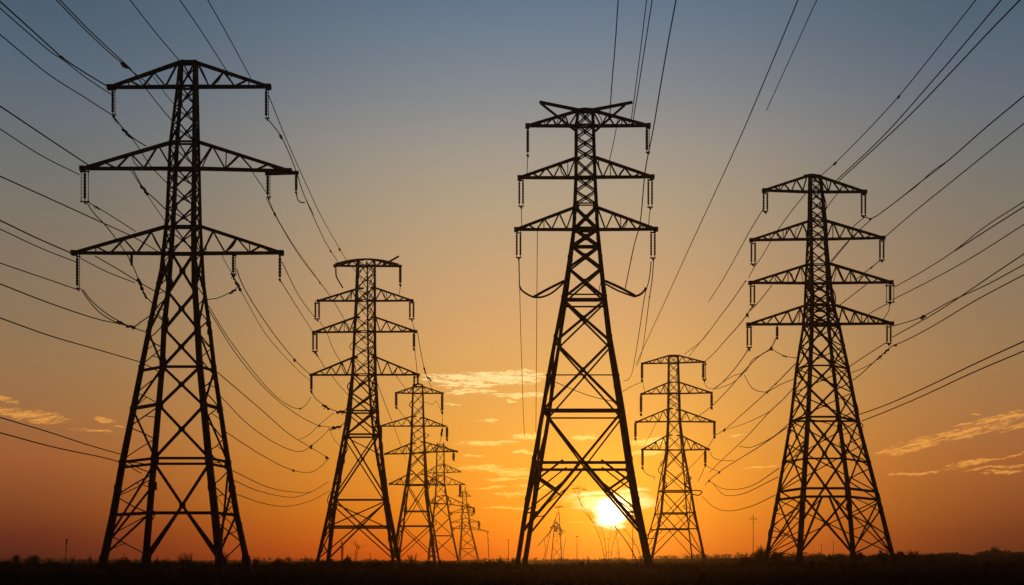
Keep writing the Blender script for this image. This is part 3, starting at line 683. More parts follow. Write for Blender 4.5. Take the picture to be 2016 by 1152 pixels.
# --- from the tallest pylon to the mid-sized one
wire('wire from the tallest pylon\'s upper right arm tip to the mid-sized pylon\'s top arm', [(529, 188), (559, 263), (588, 330), (632, 425), (663, 480), (682, 512), (701, 535)], ('d', dA, dD), [(667, 488, 4)])
wire('clamped wire from the tallest pylon\'s upper right insulator to the mid-sized pylon\'s left top end', [(530, 238), (553, 268), (583, 337), (597, 380), (640, 475), (651, 494), (666, 517)], ('d', dA, dD), [(553, 267, 6), (651, 494, 3.5)], .05)
wire('wire from the tallest pylon\'s middle right insulator to the mid-sized pylon\'s second and third arms', [(527, 389), (541, 421), (581, 488), (630, 556), (655, 590), (668, 612), (690, 650)], ('d', dA, dD), [(543, 424, 5), (630, 556, 3)])
wire('thin twin wire from the tallest pylon\'s middle right insulator to the mid-sized pylon\'s second arm', [(524, 390), (546, 432), (590, 505), (624, 549), (650, 583)], ('d', dA, dD), r=.032)
wire('short cable from the tallest pylon\'s middle right arm to the head of its double insulator', [(496, 337), (510, 358), (524, 379)], ('d', dA, dA), r=.04, **J)
wire('hooked cable end hanging from the tallest pylon\'s outrigger bar of the middle right arm', [(583, 378), (586, 392), (591, 398), (600, 399)], ('d', dA, dA), r=.05, **J)
wire('wire from the tallest pylon\'s outrigger bar descending beside the upper right wire', [(586, 345), (597, 380), (618, 424)], ('d', dA, 105), r=.035)
wire('wire from the tallest pylon\'s lower right insulator to the mid-sized pylon\'s third left arm tip', [(551, 551), (580, 597), (615, 652)], ('d', dA, dD))
wire('wire from the tallest pylon\'s lower right arm tip to the mid-sized pylon\'s second left insulator', [(555, 516), (590, 585), (622, 628)], ('d', dA, dD), r=.045)
wire('wire from the tallest pylon\'s inner right insulator to the mid-sized pylon\'s lowest left arm tip', [(466, 530), (472, 548), (489, 582), (540, 659), (580, 708), (611, 738)], ('d', dA, dD), [(580, 708, 5)], .05)
wire('thin twin of the inner right wire, ending below the mid-sized pylon\'s lowest left arm tip', [(470, 566), (477, 578), (524, 659), (572, 714), (591, 733), (610, 749)], ('d', dA, dD), r=.034)
wire('short cable with clamps hanging from the tallest pylon\'s inner right insulator', [(456, 538), (462, 550), (470, 564)], ('d', dA, dA), [(459, 543, 5), (470, 563, 7)], .07, **J)
wire('curved jumper from the tallest pylon\'s body to the clamp of the inner right insulator', [(408, 590), (428, 587), (447, 579), (460, 572), (469, 564)], ('d', dA, dA), [(458, 574, 5)], .04, **J)
wire('cable dropping through the tallest pylon\'s lower right arm to the inner right insulator', [(437, 503), (447, 522), (458, 540)], ('d', dA, dA), r=.03, **J)
wire('sagging wire from the tallest pylon\'s body looping up to the lowest left insulator', [(411, 603), (445, 659), (510, 745), (550, 786), (582, 804), (597, 802), (612, 783)], ('d', dA, dD), [(590, 804, 3)])
wire('lower of that sagging pair, running on to the mid-sized pylon\'s leg', [(412, 612), (460, 690), (515, 758), (555, 795), (600, 825), (629, 838), (668, 842)], ('d', dA, dD), [(628, 838, 3.5), (657, 840, 6)])
wire('sagging wire from right of the tallest pylon ending at a loose clamp in mid-air', [(428, 733), (510, 803), (571, 856), (612, 881), (648, 903)], ('d', dA, dD), [(648, 903, 5), (611, 881, 4)])
wire('deep sagging wire that crosses the loose clamp wire and rises again', [(434, 780), (489, 836), (551, 877), (592, 889), (620, 872), (650, 844)], ('d', dA, dD), [(614, 878, 5)], .038)
wire('sagging wire that rises to the same loose clamp from below', [(444, 850), (510, 893), (571, 924), (610, 930), (630, 920), (647, 903)], ('d', dA, dD), [(580, 926, 4)], .038)
wire('topmost of the three low hanging loops between the two left pylons', [(456, 926), (530, 960), (580, 969), (610, 969), (647, 948)], ('d', dA, dD), r=.036)
wire('middle of the three low hanging loops between the two left pylons', [(458, 945), (510, 967), (570, 979), (590, 977), (612, 969)], ('d', dA, dD), r=.036)
wire('lowest of the three low hanging loops between the two left pylons', [(465, 973), (518, 991), (563, 997), (612, 986), (650, 966)], ('d', dA, dD), r=.034)
wire('drooping jumper with a dark clamp below the mid-sized pylon\'s lowest left arm', [(613, 771), (620, 783), (634, 795), (652, 806), (674, 810), (690, 797)], ('d', dD, dD), [(641, 800, 5.5), (671, 810, 6)], .06, **J)
wire('thin cable rising from the sag to the drooping jumper', [(588, 866), (608, 856), (629, 836), (657, 813)], ('d', 148, dD), r=.035, **J)
wire('short bent cable tying the sagging pair to the mid-sized pylon\'s left leg', [(647, 842), (650, 846), (663, 841), (672, 838), (683, 828)], ('d', dD, dD), [(664, 840, 5)], .06, **J)
wire('thin cable from the mid-sized pylon\'s leg clamp down into its body', [(649, 846), (656, 862), (670, 880)], ('d', dD, dD), r=.035, **J)
# --- around and behind the mid-sized pylon
wire('thin wire running from the mid-sized pylon\'s second left insulator across the third arm', [(628, 632), (640, 648), (655, 685), (680, 728)], ('d', dD, dD + 3), r=.04)
wire('wire from the mid-sized pylon\'s third left insulator to the lowest left arm', [(622, 695), (634, 715), (642, 728)], ('d', dD, dD + 1), [(622, 694, 4)], .045)
wire('wire falling from the mid-sized pylon\'s lowest left arm into the body', [(650, 735), (665, 755), (686, 778)], ('d', dD, dD + 2), r=.04)
wire('wire hanging under the mid-sized pylon\'s right top insulator to the second right arm', [(788, 563), (787, 575), (786, 582)], ('d', dD, dD), r=.04, **J)
wire('wire from the mid-sized pylon\'s second right insulator to the third right arm tip', [(811, 631), (815, 645), (818, 652)], ('d', dD, dD), r=.05, **J)
wire('wire from the mid-sized pylon\'s third right insulator down to the lowest right arm', [(816, 688), (819, 710), (821, 735)], ('d', dD, dD), r=.045)
wire('cable with a round weight trailing right of the mid-sized pylon\'s third right arm', [(822, 656), (828, 690), (836, 728), (840, 740), (846, 746)], ('d', dD, dD + 4), [(835, 726, 4), (845, 745, 4)], .05)
wire('thin wire from the trailing weight to the pointed-cap pylon', [(836, 729), (843, 748), (852, 768)], ('d', dD + 4, dE), r=.05)
wire('thin wire from the mid-sized pylon\'s lowest right arm to the pointed-cap pylon\'s top', [(780, 740), (792, 757), (802, 768)], ('d', dD, dE), r=.05)
wire('long thin wire falling from the mid-sized pylon\'s body between the two pylons', [(743, 755), (760, 800), (775, 838), (790, 880), (800, 905)], ('d', dD, dE), r=.05)
wire('thin wire from the pointed-cap pylon\'s top left insulator to the second arm', [(782, 802), (795, 820), (812, 838)], ('d', dE, dE), r=.06)
wire('wire dropping from the pointed-cap pylon\'s top right insulator past a dark weight', [(870, 812), (871, 835), (870, 850), (867, 868), (862, 885)], ('d', dE, dE), [(870, 851, 5)], .07)
wire('bent cable below the pointed-cap pylon\'s second left arm tip', [(750, 866), (754, 876), (753, 893)], ('d', dE, dE), r=.07, **J)
wire('slack cable curving from the pointed-cap pylon\'s top arm to the body', [(834, 791), (852, 796), (858, 790), (869, 810)], ('d', dE, dE), r=.055, **J)
# --- the horned pylon before the sun
wire('wire from the top edge behind the horned pylon\'s right horn to its middle arm', [(1217, 0), (1211, 90), (1205, 160), (1200, 235), (1210, 250)][:4], xB(1200), r=.05)
wire('wire continuing below the horned pylon\'s right horn to the middle right arm', [(1217, 230), (1210, 270), (1200, 316)], ('d', dB, dB + 1), r=.04)
wire('left of two close wires from the top edge to the horned pylon\'s right horn', [(1273, 0), (1262, 90), (1253, 160), (1243, 234)], xB(1243), r=.04)
wire('right of two close wires from the top edge to the horned pylon\'s upper arm', [(1284, 0), (1270, 90), (1259, 160), (1247, 234)], xB(1247), r=.045)
wire('long wire from the top edge past the horned pylon\'s right arms to the cradle', [(1331, 0), (1315, 85), (1302, 160), (1286, 255), (1270, 339), (1261, 433), (1248, 485), (1231, 568)], xB(1231), [(1243, 506, 3)], .045)
wire('long curved wire from the top edge sweeping down to the slender distant pylon', [(1571, 0), (1518, 128), (1462, 260), (1398, 400), (1353, 497), (1309, 594), (1275, 667), (1252, 718)], ('x', 1252, 235), r=.062)
wire('short wire from the top edge that fades out in the open sky', [(1608, 0), (1560, 105), (1509, 217)], ('x', 1509, 118), r=.045)
wire('thin wire from the horned pylon\'s lower right insulator past the cradle tip into the distance', [(1282, 515), (1278, 550), (1270, 580), (1259, 650), (1249, 711), (1243, 738), (1236, 748), (1228, 750)], ('d', dB, 200), r=.05)
wire('thin wire from the horned pylon\'s lower right insulator, straight into the distance', [(1287, 510), (1284, 550), (1279, 583), (1264, 692), (1254, 722)], ('d', dB, 210), [(1279, 582, 3)], .05)
wire('plumb wire from the horned pylon\'s lower left insulator to above the clouds', [(1022, 512), (1023, 560), (1025, 647), (1031, 829), (1033, 858)], ('d', dB, 150), r=.033)
wire('plumb wire from the horned pylon\'s lower left arm past the cradle', [(1058, 455), (1057, 586), (1056, 720), (1055, 850)], ('d', dB, 140), r=.034)
wire('cable from the horned pylon\'s upper left insulator to the middle left arm', [(1039, 309), (1038, 330), (1037, 346)], ('d', dB, dB), r=.04, **J)
wire('cable from the horned pylon\'s middle left insulator to the lower left arm', [(1026, 410), (1027, 430), (1027, 446)], ('d', dB, dB), r=.04, **J)
wire('cable from the horned pylon\'s middle right insulator to the lower right arm', [(1280, 412), (1278, 430), (1277, 446)], ('d', dB, dB), r=.04, **J)
wire('cable from the horned pylon\'s lower left insulator to the left cradle end', [(1021, 511), (1022, 540), (1023, 564), (1028, 572)], ('d', dB, dB), r=.045, **J)
# --- the right-hand large pylon, towards the right edge
wire('wire from the top edge to the very top of the right-hand large pylon', [(1921, 0), (1850, 90), (1769, 190), (1700, 265), (1644, 321), (1616, 346)], xC(1616), [(1769, 189, 4), (1643, 321, 4.5)], .045)
wire('left thick wire of two from the top edge to the right-hand pylon\'s upper right arm', [(1971, 0), (1900, 85), (1837, 158), (1740, 267), (1647, 355)], xC(1647), r=.056)
wire('thick wire from the top right corner to the right-hand pylon\'s upper right arm', [(2008, 0), (1947, 63), (1884, 130), (1790, 228), (1652, 356)], xC(1652), r=.058)
wire('wire from the right edge to the slack end at the right-hand pylon\'s uppermost right insulator', [(2016, 189), (1940, 252), (1867, 316), (1808, 362), (1760, 400), (1716, 430), (1704, 428)], xC(1704), [(1714, 431, 3.5)], .055)
wire('thin strand splitting off the right-hand pylon\'s uppermost right-edge wire', [(1867, 316), (1836, 337), (1805, 366), (1780, 385)], ('d', 98, 108), r=.035)
wire('wire from the right edge to the right-hand pylon\'s second right arm tip', [(2016, 243), (1940, 304), (1867, 363), (1800, 417), (1742, 467)], xC(1742), r=.052)
wire('upper of two converging right-edge wires, ending on the right-hand pylon\'s third right arm tip', [(2016, 397), (1940, 446), (1876, 496), (1820, 532), (1762, 565)], xC(1762), r=.046)
wire('lower of two converging wires at the right edge, merging halfway', [(2016, 407), (1945, 452), (1880, 494)], ('d', 82, 94), r=.05)
wire('wire from the right edge to the insulator under the right-hand pylon\'s third right arm', [(2016, 442), (1920, 503), (1840, 548), (1757, 590)], xC(1757), r=.046)
wire('steep wire from the right edge crossing down to the right-hand pylon\'s lowest right insulator', [(2016, 500), (1950, 544), (1882, 590), (1840, 617), (1800, 640), (1757, 664)], xC(1757), r=.052)
wire('wire with dark clamp from the right edge to the right-hand pylon\'s lowest arm tip', [(2016, 521), (1940, 562), (1870, 594), (1817, 623), (1790, 633), (1758, 642)], xC(1758), [(1817, 622, 6.5)], .05)
wire('wire from the right edge to the foot of the right-hand pylon\'s lowest right insulator', [(2016, 541), (1920, 592), (1840, 640), (1790, 667), (1760, 680), (1755, 682)], xC(1755), [(1764, 678, 4)], .05)
wire('upper of the two low parallel wires at the right edge', [(2016, 672), (1920, 716), (1820, 764), (1740, 799), (1692, 816)], xC(1692), r=.054)
wire('lower of the two low parallel wires at the right edge', [(2016, 691), (1910, 736), (1820, 778), (1750, 808), (1697, 829)], xC(1697), r=.052)
wire('short bar-like cable from the right-hand pylon\'s uppermost right insulator back to the second arm', [(1700, 429), (1686, 441), (1669, 456)], ('d', dC, dC + 3), r=.05)
wire('wire slanting left from the slack end through the right-hand pylon\'s second right arm', [(1715, 432), (1690, 455), (1665, 480), (1636, 514)], ('d', dC, dC + 8), r=.05)
wire('short wire from the right-hand pylon\'s second right arm back to the body', [(1672, 474), (1652, 498), (1634, 520)], ('d', dC, dC + 4), r=.05)
wire('wire slanting from behind the right-hand pylon\'s second arm up to the upper right arm', [(1649, 381), (1637, 396), (1627, 411)], ('d', dC, dC + 3), r=.05)
wire('wire from the right-hand pylon\'s second right insulator slanting left behind the third arm', [(1734, 512), (1716, 526), (1702, 537), (1684, 552)], ('d', dC, dC + 5), [(1716, 526, 3)], .05)
wire('wire from under the right-hand pylon\'s third right arm slanting left to the body', [(1706, 560), (1680, 580), (1653, 601)], ('d', dC, dC + 5), r=.05)
wire('wire from the right-hand pylon\'s third right insulator slanting left to the lowest arm', [(1752, 596), (1732, 606), (1711, 618)], ('d', dC, dC + 4), r=.048)
wire('slack cable from the right-hand pylon\'s third right insulator down to the lowest arm', [(1751, 600), (1750, 611), (1745, 620), (1739, 629)], ('d', dC, dC), r=.045, **J)
wire('upper wire from the right-hand pylon\'s lowest right insulator back to the outer right leg', [(1744, 675), (1708, 698), (1672, 722)], ('d', dC, dC + 6), r=.05)
wire('clamped cable bundle from the foot of the right-hand pylon\'s lowest right insulator to the leg', [(1754, 683), (1738, 697), (1716, 717), (1698, 734), (1679, 749)], ('d', dC, dC + 6), [(1744, 691, 5), (1733, 702, 4.5)], .055)
wire('thin wire under the cable bundle, meeting the right-hand pylon\'s outer right leg', [(1718, 715), (1698, 725), (1676, 734)], ('d', dC, dC + 4), r=.04)
# --- to the left of it, down to the slender distant pylon
wire('wire from the right-hand pylon\'s uppermost left insulator that fades out in the sky', [(1503, 411), (1478, 452), (1450, 503), (1420, 556), (1395, 594)], ('d', dC, 165), r=.055)
wire('wire from the right-hand pylon\'s upper left arm to the second left arm', [(1586, 381), (1555, 420), (1527, 459)], ('d', dC, dC + 6), r=.05)
wire('wire from the right-hand pylon\'s second left arm down to a break by the third arm', [(1517, 476), (1500, 505), (1484, 528), (1474, 547)], ('d', dC, 130), r=.048)
wire('long wire from the right-hand pylon\'s third left arm to the slender pylon\'s top', [(1468, 553), (1442, 591), (1420, 620), (1380, 672), (1348, 697)], ('d', 128, dH), [(1468, 554, 3)], .06)
wire('thin branch wire ending to the right of the slender pylon\'s top', [(1396, 652), (1372, 682), (1356, 702)], ('d', 185, dH), r=.055)
wire('wire from the right-hand pylon\'s third left arm to the clamp below the third left insulator', [(1520, 561), (1500, 587), (1484, 605), (1474, 614)], ('d', dC, dC + 3), r=.048)
wire('wire from the right-hand pylon\'s third left insulator to the slender pylon\'s uppermost right arm', [(1481, 603), (1471, 619), (1455, 640), (1429, 669), (1410, 691), (1388, 712)], ('d', dC, dH), [(1471, 619, 6)], .065)
wire('wire from the right-hand pylon\'s lowest left insulator towards the slender pylon\'s second right arm', [(1474, 687), (1462, 705), (1445, 728), (1420, 755), (1404, 767)], ('d', dC, dH), [(1474, 686, 5)], .065)
wire('clamped wire from the right-hand pylon\'s small inner insulator along to the slender pylon', [(1527, 667), (1518, 685), (1494, 702), (1470, 725), (1440, 760), (1402, 799), (1374, 820)], ('d', dC, dH), [(1519, 684, 6)], .065)
wire('second strand from the right-hand pylon\'s small inner insulator to the slender pylon\'s arm', [(1519, 687), (1500, 698), (1481, 709), (1469, 730), (1440, 742), (1404, 766)], ('d', dC, dH), r=.05)
wire('slack strand hanging from the slender pylon\'s second right arm and rising to the right', [(1385, 750), (1392, 762), (1404, 766), (1425, 761), (1445, 752), (1470, 728)], ('d', dH, 160), r=.05)
wire('jumper from the inner insulator clamp to the right-hand pylon\'s leg', [(1519, 686), (1530, 694), (1545, 701), (1570, 705)], ('d', dC, dC), [(1545, 701, 3)], .04, **J)
wire('drooping cable from the strand pair to the leg of the right-hand pylon', [(1465, 738), (1481, 764), (1497, 771), (1511, 771), (1537, 757), (1564, 746)], ('d', 135, dC), r=.042, **J)
wire('long wire from the right-hand pylon\'s body down past the drooping cable to a dark clamp', [(1566, 716), (1540, 743), (1511, 771), (1470, 808), (1426, 846), (1407, 858)], ('d', dC, dH), [(1511, 771, 4), (1530, 755, 3), (1427, 846, 5)], .06)
wire('long wire lower down from the right-hand pylon\'s leg to beside the slender pylon\'s foot', [(1563, 763), (1541, 787), (1517, 809), (1470, 860), (1420, 907), (1397, 930)], ('d', dC, dH), r=.055)
wire('thin wire joining the dark clamp to the long wire on the right', [(1426, 847), (1455, 838), (1485, 826), (1518, 809)], ('d', dH, 135), r=.045)
wire('curved wire from the right-hand pylon\'s leg rising out of a shallow sag', [(1553, 834), (1525, 858), (1496, 874), (1476, 881), (1456, 879)], ('d', dC, 150), r=.045)
wire('wire below that sag running on to the clamps by the slender pylon', [(1550, 841), (1500, 876), (1450, 907), (1416, 929), (1396, 946), (1388, 955)], ('d', dC, dH), [(1416, 929, 4), (1396, 946, 4)], .06)
wire('upper of the two low loops between the right-hand pylons', [(1534, 922), (1481, 956), (1444, 964), (1420, 961), (1397, 947)], ('d', dC, dH), r=.05)
wire('second of the low loops between the right-hand pylons', [(1532, 939), (1466, 971), (1440, 976), (1425, 974), (1404, 953)], ('d', dC, dH), r=.05)
wire('lowest loop between the right-hand pylons, ending at the jumper bar', [(1526, 975), (1481, 996), (1438, 1006), (1408, 1000), (1383, 978)], ('d', dC, dH), r=.05)
wire('wire from the slender pylon\'s third right insulator back to the slender body', [(1407, 860), (1387, 890), (1368, 911), (1355, 924)], ('d', dH, dH), r=.06)
wire('slack cable from the slender pylon\'s lowest right arm that sweeps out to the right', [(1398, 890), (1404, 901), (1417, 906), (1445, 907)], ('d', dH, dH - 15), r=.055, **J)
wire('forked cable below the slender pylon\'s lowest right insulator to the clamp', [(1389, 916), (1400, 922), (1413, 928)], ('d', dH, dH), r=.06, **J)
wire('hanging fork below the slender pylon\'s lowest right insulator, left prong', [(1388, 917), (1383, 930), (1374, 948)], ('d', dH, dH), r=.06, **J)
wire('thin wire from the slender pylon\'s top left insulator to the horned pylon\'s leg', [(1264, 752), (1245, 760), (1226, 771)], ('d', dH, 180), r=.055)
wire('cable from the slender pylon\'s top left insulator down to the arm below', [(1265, 749), (1269, 770)], ('d', dH, dH), r=.06, **J)
wire('curling cable below the slender pylon\'s lowest left insulator near the sun', [(1265, 920), (1268, 928), (1278, 936), (1288, 939), (1288, 944)], ('d', dH, dH), r=.07, **J)
wire('thin wire from the slender pylon\'s third left arm to the lowest left arm tip', [(1292, 832), (1280, 856), (1267, 879)], ('d', dH, dH), r=.05)
# ------------------------------------------------------------------ grass, scrub and other plants
def make_grass():
    R = random.Random(4); m = MB()
    def blade(x, y, h, w):
        z = ground_z(x, y) - 0.02; a = R.uniform(0, 6.28)
        dx, dy = math.cos(a) * w, math.sin(a) * w; l = R.uniform(-.35, .35) * h; l2 = R.uniform(-.35, .35) * h
        m.tri((x - dx, y - dy, z), (x + dx, y + dy, z), (x + l, y + l2, z + h))
    for _ in range(9000):
        y = 8 + 150 * R.random() ** 1.6; x = R.uniform(-1, 1) * (y * .58 + 5)
        n = R.randint(3, 6); H = R.uniform(.22, .6)
        for _ in range(n): blade(x + R.gauss(0, .16), y + R.gauss(0, .16), H * R.uniform(.5, 1.2), .012 + y * .00028)
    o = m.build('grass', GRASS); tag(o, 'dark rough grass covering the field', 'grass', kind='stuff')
make_grass()
def make_scrub():
    R = random.Random(9); m = MB()
    def clump(x, y, h, w, n):
        z = ground_z(x, y) - .1
        for _ in range(n):
            a = R.uniform(0, 6.28); t = R.random(); zz = z + h * t
            cx_ = x + math.cos(a) * w * (1.1 - t) * R.random(); cy_ = y + math.sin(a) * w * (1.1 - t) * R.random()
            s = R.uniform(.10, .24) * (1 + h * .25)
            p = [Vector((cx_ + R.gauss(0, s), cy_ + R.gauss(0, s), zz + R.gauss(0, s * .9))) for _ in range(3)]
            m.tri(*p)
        for _ in range(R.randint(1, 4)):
            t = Vector((x + R.gauss(0, w * .6), y + R.gauss(0, w * .6), z + h * R.uniform(.85, 1.3)))
            m.bar((x + R.gauss(0, w * .25), y, z), t, .022 + y * .00012)
    for _ in range(3600):
        y = R.uniform(105, 270); x = R.uniform(-1, 1) * (y * .56 + 6)
        u = x / y * F + CX
        n1 = math.sin(u * .021 + 1) * .5 + math.sin(u * .057 + 2) * .3 + math.sin(u * .13) * .2
        n = -8.5 + 3.0 * n1 + abs(R.gauss(0, 2.2)) + (2.5 if u > 1480 else 0) + (2.5 if 640 < u < 790 else 0)
        h = CAMH + n * y / F - ground_z(x, y) * (1 if u < 1350 else .55)
        clump(x, y, max(.3, h), R.uniform(.7, 1.6), 12)
    for _ in range(700):                                       # a far hedge that closes the field
        y = R.uniform(380, 560); x = R.uniform(-1, 1) * (y * .56)
        u = x / y * F + CX
        h = 1.2 + .7 * max(0, math.sin(u * .013 + .6)) + abs(R.gauss(0, .4))
        clump(x, y, h, R.uniform(2.5, 5), 26)
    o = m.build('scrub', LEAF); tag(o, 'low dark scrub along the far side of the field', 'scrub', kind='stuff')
make_scrub()
def twig(m, R, p, dirv, length, r, depth, spread, segs=3, leaf=0.0):
    pts = [p]; d = dirv.copy()
    for _ in range(segs):
        d = (d + Vector((R.gauss(0, .16), R.gauss(0, .16), R.gauss(0, .08)))).normalized()
        pts.append(pts[-1] + d * (length / segs))
    m.tube(pts, r, 5, r * .5)
    if leaf and depth <= 1:
        for q in pts[1:]:
            for _ in range(3):
                c = q + Vector((R.gauss(0, leaf), R.gauss(0, leaf), R.gauss(0, leaf)))
                m.tri(*[c + Vector((R.gauss(0, leaf * .6), R.gauss(0, leaf * .6), R.gauss(0, leaf * .6))) for _ in range(3)])
    if depth > 0:
        for q in pts[1:]:
            for _ in range(2):
                a = R.uniform(0, 6.28)
                dd = (d + Vector((math.cos(a), math.sin(a), R.uniform(-.1, .5))) * spread).normalized()
                twig(m, R, q, dd, length * R.uniform(.5, .75), r * .55, depth - 1, spread, 2, leaf)
def plant(name, label, cat, px, top, d, wpx, seed, stems=5, depth=2, spread=.75, leaf=0.0, group=None, upright=.5, base_py=None):
    R = random.Random(seed); x = (px - CX) / F * d; gz = ground_z(x, d)
    H = CAMH + (HY - top) / F * d - gz; W = wpx * d / F
    m = MB()
    for k in range(stems):
        a = R.uniform(0, 6.28); t = R.uniform(0, 1)
        dirv = Vector((math.cos(a) * W / H * (1 - upright), math.sin(a) * W / H * .5 * (1 - upright), 1)).normalized()
        twig(m, R, Vector((x + R.gauss(0, W * .08), d + R.gauss(0, W * .08), gz - .1)), dirv, H * R.uniform(.45, .6), max(.018, .0007 * d * .8), depth, spread, 3, leaf)
    if leaf >= .1:                                   # the leafy mass of the bush
        Wb = W * .55
        for _ in range(int(150 + 60 * H)):
            t = R.random() ** .8; rr = math.sqrt(max(0, 1 - t * t)) * Wb * R.random() ** .5; a = R.uniform(0, 6.28)
            c = Vector((x + math.cos(a) * rr, d + math.sin(a) * rr * .6, gz + t * H * .74)); q = leaf * R.uniform(.7, 1.5)
            m.tri(*[c + Vector((R.gauss(0, q), R.gauss(0, q), R.gauss(0, q))) for _ in range(3)])
    zmax = max(v[2] for v in m.v) - gz; xm = max(abs(v[0] - x) for v in m.v)
    kz, kx = H / zmax, min(1.6, W / 2 / xm)
    m.v = [(x + (v[0] - x) * kx, v[1], gz + (v[2] - gz) * kz) for v in m.v]
    o = m.build(name, LEAF if leaf else WOOD, None, (x, d, gz)); tag(o, label, cat, group)
    return o
sh = dict(group='shrubs on the skyline')
plant('bare_shrub', 'small upright shrub nearest the left edge, on the skyline', 'shrub', 32, 1089, 150, 9, 1, 4, 2, .35, .12, upright=.9, **sh)
plant('bare_shrub', 'round bare shrub on the skyline between the left edge and the radio mast', 'shrub', 65, 1086, 150, 34, 2, 7, 3, .8, .05, **sh)
plant('tall_weed', 'small curled weed just right of the radio mast', 'weed', 143, 1094, 120, 11, 3, 3, 1, .5, 0, **sh)
plant('tall_weed', 'thin tall weed midway between the radio mast and the tallest pylon\'s outer leg', 'weed', 178, 1086, 120, 7, 4, 3, 1, .3, .06, upright=.9, **sh)
plant('bare_shrub', 'low dark shrub between the tallest pylon\'s two left legs', 'shrub', 247, 1094, 130, 40, 5, 6, 2, .8, .12, **sh)
plant('tall_weed', 'forked weed between the tallest pylon\'s two inner legs, left one', 'weed', 311, 1091, 120, 12, 6, 3, 1, .5, .05, **sh)
plant('tall_weed', 'thin sprig standing right of the forked weed under the tallest pylon', 'weed', 328, 1092, 120, 12, 7, 3, 1, .6, 0, **sh)
plant('bare_shrub', 'spiky bare shrub left of the tallest pylon\'s inner right leg', 'shrub', 365, 1086, 125, 34, 8, 7, 2, .6, .05, **sh)
plant('bare_shrub', 'tangled shrub right against the tallest pylon\'s inner right leg', 'shrub', 443, 1081, 120, 20, 9, 6, 2, .5, .05, **sh)
plant('bare_shrub', 'low round shrub just right of the tallest pylon\'s outer right leg', 'shrub', 503, 1093, 125, 16, 10, 5, 2, .7, .12, **sh)
plant('bare_shrub', 'leafy low shrub halfway between the two left pylons', 'shrub', 547, 1094, 130, 22, 11, 5, 2, .7, .12, **sh)
plant('tall_weed', 'upright weed left of the mid-sized pylon\'s outer leg', 'weed', 600, 1090, 130, 9, 12, 3, 1, .4, .05, **sh)
plant('tall_reed', 'tall straight reed with a tufted top under the mid-sized pylon', 'reed', 673, 1062, 140, 9, 13, 2, 1, .18, .10, upright=.95, **sh)
plant('young_conifer', 'small dense conifer right of the tufted reed', 'conifer', 686, 1090, 170, 16, 14, 6, 2, .6, .2, **sh)
plant('bare_shrub', 'wispy shrub right of the pointed-cap pylon\'s shadowed foot', 'shrub', 812, 1086, 170, 26, 15, 6, 2, .6, .05, **sh)
plant('bare_shrub', 'bare low shrub left of the thin pole by the horned pylon', 'shrub', 988, 1092, 170, 20, 16, 6, 2, .7, .08, **sh)
plant('bare_shrub', 'tiny bare shrub right at the horned pylon\'s left foot', 'shrub', 1011, 1095, 150, 12, 17, 5, 2, .7, .08, **sh)
plant('tall_weed', 'spiky weed below the sun, left of the leaning stalks', 'weed', 1159, 1090, 150, 9, 18, 4, 1, .5, .08, **sh)
plant('bare_shrub', 'leafy shrub left of the utility pole with a crosspiece', 'shrub', 1468, 1088, 150, 30, 19, 6, 2, .8, .14, **sh)
plant('bare_shrub', 'tall bushy shrub between the utility pole and the right-hand pylon', 'shrub', 1495, 1072, 150, 32, 20, 8, 3, .6, .12, **sh)
plant('bare_shrub', 'bushy shrub between the two left legs of the right-hand large pylon', 'shrub', 1532, 1081, 150, 32, 21, 7, 3, .7, .13, **sh)
plant('bare_shrub', 'low shrub between the two inner legs of the right-hand large pylon', 'shrub', 1632, 1090, 150, 26, 22, 6, 2, .8, .14, **sh)
plant('bare_shrub', 'spreading shrub left of the right-hand pylon\'s inner right leg', 'shrub', 1656, 1087, 160, 30, 23, 6, 2, .8, .12, **sh)
plant('bare_shrub', 'shrub touching the inner right leg of the right-hand large pylon', 'shrub', 1692, 1082, 160, 28, 24, 7, 3, .7, .13, **sh)
plant('bare_shrub', 'dense shrub left of the right-hand pylon\'s outermost leg', 'shrub', 1739, 1081, 160, 34, 25, 8, 3, .8, .15, **sh)
plant('bare_shrub', 'dense shrub right of the right-hand pylon\'s outermost leg', 'shrub', 1771, 1083, 160, 26, 26, 7, 3, .8, .15, **sh)
plant('bare_shrub', 'round pale shrub farther right of the outermost leg', 'shrub', 1794, 1080, 170, 30, 27, 7, 3, .8, .10, **sh)
plant('bare_shrub', 'small pointed bush on the rise right of the round pale shrub', 'shrub', 1830, 1087, 170, 24, 28, 6, 2, .8, .2, **sh)
